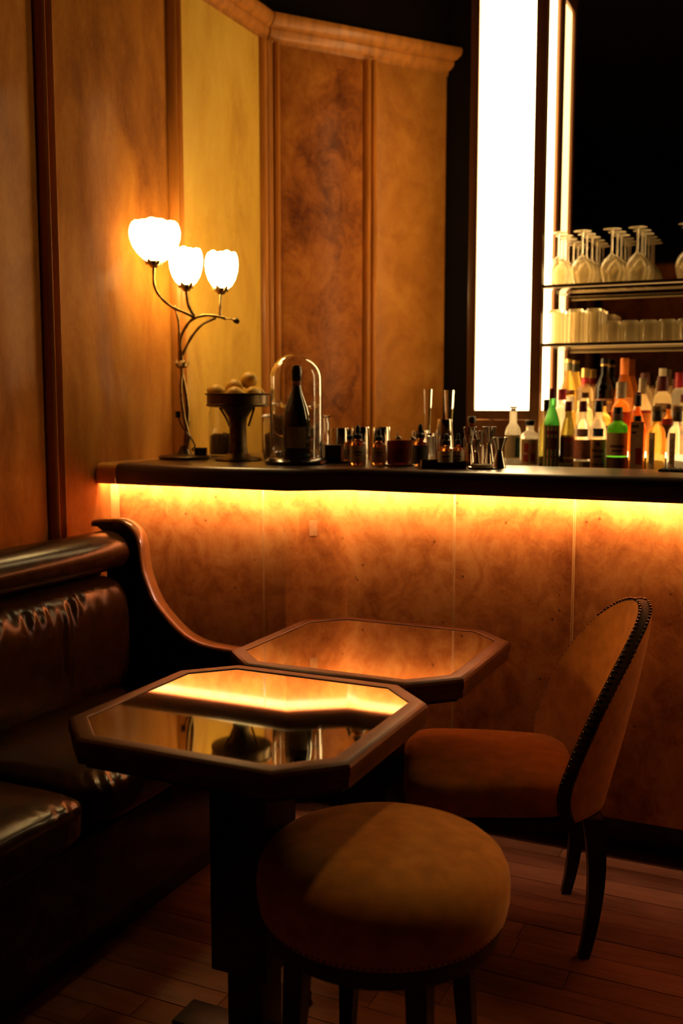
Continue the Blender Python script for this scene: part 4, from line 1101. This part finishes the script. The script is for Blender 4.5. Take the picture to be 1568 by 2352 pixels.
bottle('dark sloping bottle mostly hidden behind the green bottle', -0.958, 4.030, F, 0.0300, 0.288, 'slope', OLV, [(0.84, 1.0, 1.08, BLK, 'foil')], [], group=G1)
bottle('green glass bottle with dark red cap and straw sleeve', -0.9235, 3.975, F, 0.0312, 0.330, 'wine', GRN,
       [(0.88, 1.0, 1.16, WINE, 'foil')], [(0.005, 0.56, 178, TAN2, 0)], group=G1, prints=[(0.28, 0.42, 36, DKL, 0), (0.46, 0.50, 40, WINE, 0), (0.18, 0.20, 40, BRL, 0)])
bottle('olive glass bottle with dark red foil and dark label', -0.865, 4.00, F, 0.0298, 0.280, 'slope', OLV,
       [(0.86, 1.0, 1.1, WINE, 'foil')], [(0.14, 0.50, 80, DKL, 0)], group=G1, prints=[(0.50, 0.53, 60, GOLD, 0), (0.44, 0.49, 70, WINE, 0), (0.20, 0.22, 40, GOLD, 0)])
bottle('clear bottle with wine red foil, pink arch label over a rose label', -0.8015, 3.968, F, 0.0310, 0.281, 'dome', CLR,
       [(0.85, 1.0, 1.1, WINE, 'foil')], [(0.20, 0.47, 78, ROSE, 0), (0.06, 0.17, 78, TAN, 0), (0.51, 0.62, 40, flat('pink_arch', (0.75, 0.38, 0.32)), 0)], group=G1)
bottle('clear bottle with black foil, blue arch label over an ornate tan label', -0.748, 4.005, F, 0.0325, 0.283, 'dome', CLR,
       [(0.84, 1.0, 1.1, BLK, 'foil')], [(0.04, 0.47, 78, TAN, 0), (0.51, 0.62, 36, BLUE, 0)], group=G1, prints=[(0.38, 0.43, 14, DKL, 0), (0.30, 0.33, 40, DKL, 0), (0.22, 0.25, 30, DKL, 0), (0.12, 0.135, 50, DKL, 0)])
bottle('bright green necked bottle with black stopper and tan label', -0.6715, 3.985, F, 0.0390, 0.258, 'flat', GRN2,
       [(0.80, 0.90, 1.16, BRL, 'neck_label'), (0.901, 1.0, 1.05, BLK, 'cap')], [(0.28, 0.62, 85, TAN, 0), (0.01, 0.26, 100, DKL, 0)], group=G1, prints=[(0.40, 0.44, 40, DKL, 0), (0.34, 0.37, 30, DKL, 0)])
bottle('beige fronted square bottle with a large red blot on its label', -0.598, 3.985, F, 0.0300, 0.225, 'flat', AMB,
       [(0.90, 1.0, 1.15, BLK, 'cap')], [(0.10, 0.90, 60, flat('beige_label', (0.78, 0.52, 0.32)), 0)], sq=7, group=G1,
       prints=[(0.18, 0.46, 26, RED, 16), (0.80, 0.85, 30, DKL, -16), (0.70, 0.74, 20, DKL, -26)])
def adriatico(label, x, glass, z=F):
    t = bottle(label, x, 3.975, z, 0.0345, 0.262, 'dome', glass, [(0.78, 0.92, 1.14, flat('grey_brown_foil', (0.16, 0.11, 0.05), 0.4), 'neck_foil'), (0.921, 1.0, 1.25, CORK, 'cork_top')],
               [(0.08, 0.62, 20, flat('sand_label', (0.80, 0.60, 0.36)), -28)], group=G1)
    a = -math.pi / 2 + R(-28); rr = 0.0352
    lettering('ADRIATICO', 0.0175, INK, [c for c in t.children if c.name.startswith('label')][0], (rr * math.cos(a), rr * math.sin(a), 0.262 * 0.35), (R(90), R(-90), R(-28)), True)
    return t
adriatico('round shouldered golden bottle with vertical ADRIATICO label', -0.5255, YEL)
adriatico('round shouldered pale bottle with vertical ADRIATICO label, rightmost in front row', -0.4515, CLR)

G2 = 'middle row of bottles on the lit riser'
A1 = F + 0.0835
bottle('clear bottle with hot pink foil behind the green bottle', -0.9215, 4.135, A1, 0.034, 0.246, 'dome', CLR, [(0.82, 1.0, 1.1, PINK, 'foil')], [], group=G2)
bottle('pale bottle with tan stopper behind the wine red foil bottle', -0.832, 4.15, A1, 0.034, 0.232, 'spirit', CRM, [(0.90, 1.0, 1.2, BRL, 'cap')], [], group=G2)
bottle('golden bottle with brown cap behind the blue label bottle', -0.757, 4.135, A1, 0.033, 0.200, 'spirit', YEL, [(0.88, 1.0, 1.1, DKL, 'cap')], [(0.25, 0.5, 70, DKL, 0)], group=G2)
bottle('wide orange labelled bottle with white neck and pourer above the green necked bottle', -0.687, 4.14, A1, 0.0375, 0.272, 'dome', AMB, [(0.76, 0.90, 1.15, WHT, 'neck_label'), (0.901, 1.0, 1.2, CRC, 'cap')], [(0.20, 0.57, 85, flat('vermilion_label', (0.85, 0.15, 0.05)), 0)], group=G2)
bottle('long necked cream bottle with red topped label in the middle row', -0.6115, 4.185, A1, 0.035, 0.288, 'wine', CRM, [(0.78, 1.0, 1.1, CRC, 'foil')], [(0.22, 0.56, 80, ORL, 0)], group=G2, prints=[(0.52, 0.56, 80, RED, 0)])
bottle('sloping orange decanter with black stopper and orange label', -0.6165, 4.107, A1, 0.0400, 0.232, 'decanter', ORG, [(0.76, 0.95, 1.6, BLK, 'stopper'), (0.951, 1.0, 1.6, WINE, 'stopper_top')], [], group=G2)
wh = bottle('broad cream bottle with dark red cap lettered BEAM', -0.536, 4.195, A1, 0.0350, 0.295, 'flat', CRM, [(0.80, 1.0, 1.5, flat('dark_red_cap', (0.22, 0.04, 0.025), 0.4), 'cap')], [(0.22, 0.64, 60, flat('pale_gold_label', (0.72, 0.52, 0.26)), 0)], sq=6, group=G2, prints=[(0.36, 0.44, 14, ORL, 0)])
lettering('BEAM', 0.017, INK, [c for c in wh.children if c.name.startswith('label')][0], (0.0, -0.0371, 0.295 * 0.54), (R(90), 0, 0), True)
bottle('bottle with deep red label banded in black, between the ADRIATICO bottles', -0.4995, 4.095, A1, 0.0230, 0.185, 'spirit', AMB, [(0.90, 1.0, 1.1, DKL, 'cap')], [(0.30, 0.58, 85, DKL, 0), (0.581, 0.70, 85, RED, 0, 0.98)], group=G2)
bottle('pale bottle with wine red stopper at the right edge of the middle row', -0.448, 4.135, A1, 0.0310, 0.222, 'spirit', CRM, [(0.86, 1.0, 1.1, WINE, 'cap')], [], group=G2)
bottle('pale square bottle cut by the right edge of the picture', -0.380, 4.135, A1, 0.0310, 0.232, 'spirit', CLR, [(0.86, 1.0, 1.1, BLK, 'cap')], [], group=G2)

G3 = 'back row of bottles against the mirror'
A2 = F + 0.1465; YB = 4.352
bottle('tall bottle with gold cap, olive neck and white label, leftmost of the back row', -0.945, YB, A2, 0.0330, 0.312, 'slope', YEL, [(0.84, 0.95, 1.08, OLF, 'neck_foil'), (0.951, 1.0, 1.1, GOLD, 'cap')], [(0.30, 0.50, 60, WHT, 0), (0.515, 0.58, 60, DKL, 0, 0.93)], group=G3)
bottle('pale golden bottle with gold cap and red neck band', -0.873, YB, A2, 0.0350, 0.272, 'spirit', CRM, [(0.70, 0.86, 1.08, RED, 'neck_band'), (0.861, 1.0, 1.2, GOLD, 'cap')], [(0.22, 0.50, 60, flat('straw_label', (0.75, 0.55, 0.25)), 0)], group=G3)
bottle('black long necked bottle with gold ring, tallest of the back row', -0.793, YB, A2, 0.0380, 0.312, 'wine', DRK, [(0.90, 0.925, 1.2, GOLD, 'neck_ring'), (0.926, 1.0, 1.1, BLK, 'foil')], [(0.28, 0.46, 70, BRL, 0)], group=G3, prints=[(0.40, 0.43, 60, GOLD, 0)])
bottle('amber bottle with tall orange foil and red stripe', -0.712, YB, A2, 0.0390, 0.312, 'slope', AMB, [(0.78, 1.0, 1.06, ORF, 'foil')], [(0.30, 0.48, 80, ORL, 0)], group=G3, prints=[])
bottle('pale bottle with dark red banded cap in the back row', -0.6275, YB, A2, 0.0330, 0.250, 'spirit', CRM, [(0.76, 0.80, 1.2, CRC, 'neck_ring'), (0.801, 1.0, 1.45, DKL, 'cap')], [], group=G3)
bottle('pale bottle with tall plain cream cap in the back row', -0.5585, YB, A2, 0.0320, 0.268, 'spirit', CRM, [(0.74, 1.0, 1.2, CRC, 'cap')], [(0.3, 0.5, 50, BRL, 0)], group=G3)
bottle('clear bottle with bright red cap and two windowed label', -0.4895, YB, A2, 0.0350, 0.250, 'spirit', CLR, [(0.75, 1.0, 1.45, flat('bright_red_cap', (0.45, 0.02, 0.03), 0.4), 'cap')], [(0.30, 0.48, 18, BRL, -24), (0.30, 0.48, 18, BRL, 24)], group=G3)
bottle('pale bottle with dark striped cap at the right edge of the back row', -0.4125, YB, A2, 0.0310, 0.226, 'spirit', YEL, [(0.76, 1.0, 1.3, DKL, 'cap')], [], group=G3)

# ================================================================== GLASSWARE ON THE SHELVES
ZS1, ZS2 = 1.8725, 1.6365
def wineglass(h, r):
    t = thing('wine_glass', 'x', 'wine glass')
    rim = r * 0.74; w_ = 0.0011
    hb = h * 0.50
    out = [(rim, 0), (r * 0.90, hb * 0.25), (r, hb * 0.48), (r * 0.95, hb * 0.66), (r * 0.72, hb * 0.86), (r * 0.38, hb * 1.0), (r * 0.14, hb * 1.10), (0.0042, hb * 1.18)]
    inn = [(0, hb * 1.02), (r * 0.30, hb * 0.97), (r * 0.66, hb * 0.85), (r * 0.95 - w_, hb * 0.64), (r - w_, hb * 0.48), (r * 0.90 - w_, hb * 0.25), (rim - w_, 0), (rim, 0)]
    MB().lathe(out + [(0, hb * 1.19)] + inn, 30).build('bowl', GLASSWARE, t, smooth=60)
    MB().lathe([(0, hb * 1.185), (0.0041, hb * 1.185), (0.0034, h * 0.75), (0.0036, h - 0.012), (0.0050, h - 0.006), (0, h - 0.006)], 12).build('stem', GLASSWARE, t, smooth=60)
    MB().lathe([(0, h - 0.0058), (0.005, h - 0.0056), (r * 0.3, h - 0.0026), (r * 0.82, h - 0.0016), (r * 0.84, h - 0.0006), (r * 0.80, h), (0, h)], 30).build('foot', GLASSWARE, t, smooth=60)
    return t
proto = wineglass(0.212, 0.0432)
slots = [(-0.966, 3, 0.0), (-0.868, 3, 0.0), (-0.752, 3, 0.004), (-0.650, 3, 0.0), (-0.462, 3, 0.0), (-0.360, 3, 0.0)]
rowname = ['first', 'second', 'third', 'fourth', 'fifth', 'sixth']; depth = ['front', 'middle', 'rear']
first = True
for i, (x, nn, dx) in enumerate(slots):
    for k in range(nn):
        g = proto if first else copy_tree(proto); first = False
        g.location = (x + dx * k + rnd.uniform(-0.003, 0.003), 4.205 + 0.0885 * k, ZS1 + 0.0002)
        tag(g, f'{depth[k]} upturned wine glass in the {rowname[i]} row from the light column, upper shelf', 'wine glass', 'upturned wine glasses on the upper shelf')
def straight(name, r, h):
    t = thing(name, 'x', 'glass')
    MB().lathe([(r, 0), (r * 0.97, h - 0.005), (r * 0.93, h), (0, h), (0, h - 0.011), (r * 0.90, h - 0.0115), (r * 0.95 - 0.0012, h - 0.016), (r - 0.0018, 0), (r, 0)], 28).build('glass_body', GLASSWARE, t, smooth=50)
    return t
p2 = straight('highball_glass', 0.0305, 0.136); p3 = straight('rocks_glass', 0.0338, 0.084)
f2 = f3 = True
for i, x in enumerate((-0.968, -0.886, -0.8135)):
    for k in range(3):
        g = p2 if f2 else copy_tree(p2); f2 = False
        g.location = (x, 4.196 + 0.071 * k, ZS2 + 0.0002)
        tag(g, f'{depth[k]} tall upturned highball glass in the {rowname[i]} row from the light column', 'glass', 'upturned highball glasses on the lower shelf')
for i, x in enumerate((-0.742, -0.671, -0.600, -0.529, -0.458, -0.387)):
    for k in range(3):
        g = p3 if f3 else copy_tree(p3); f3 = False
        g.location = (x, 4.199 + 0.073 * k, ZS2 + 0.0002)
        tag(g, f'{depth[k]} short upturned rocks glass in the {rowname[i]} row right of the highballs', 'glass', 'upturned rocks glasses on the lower shelf')
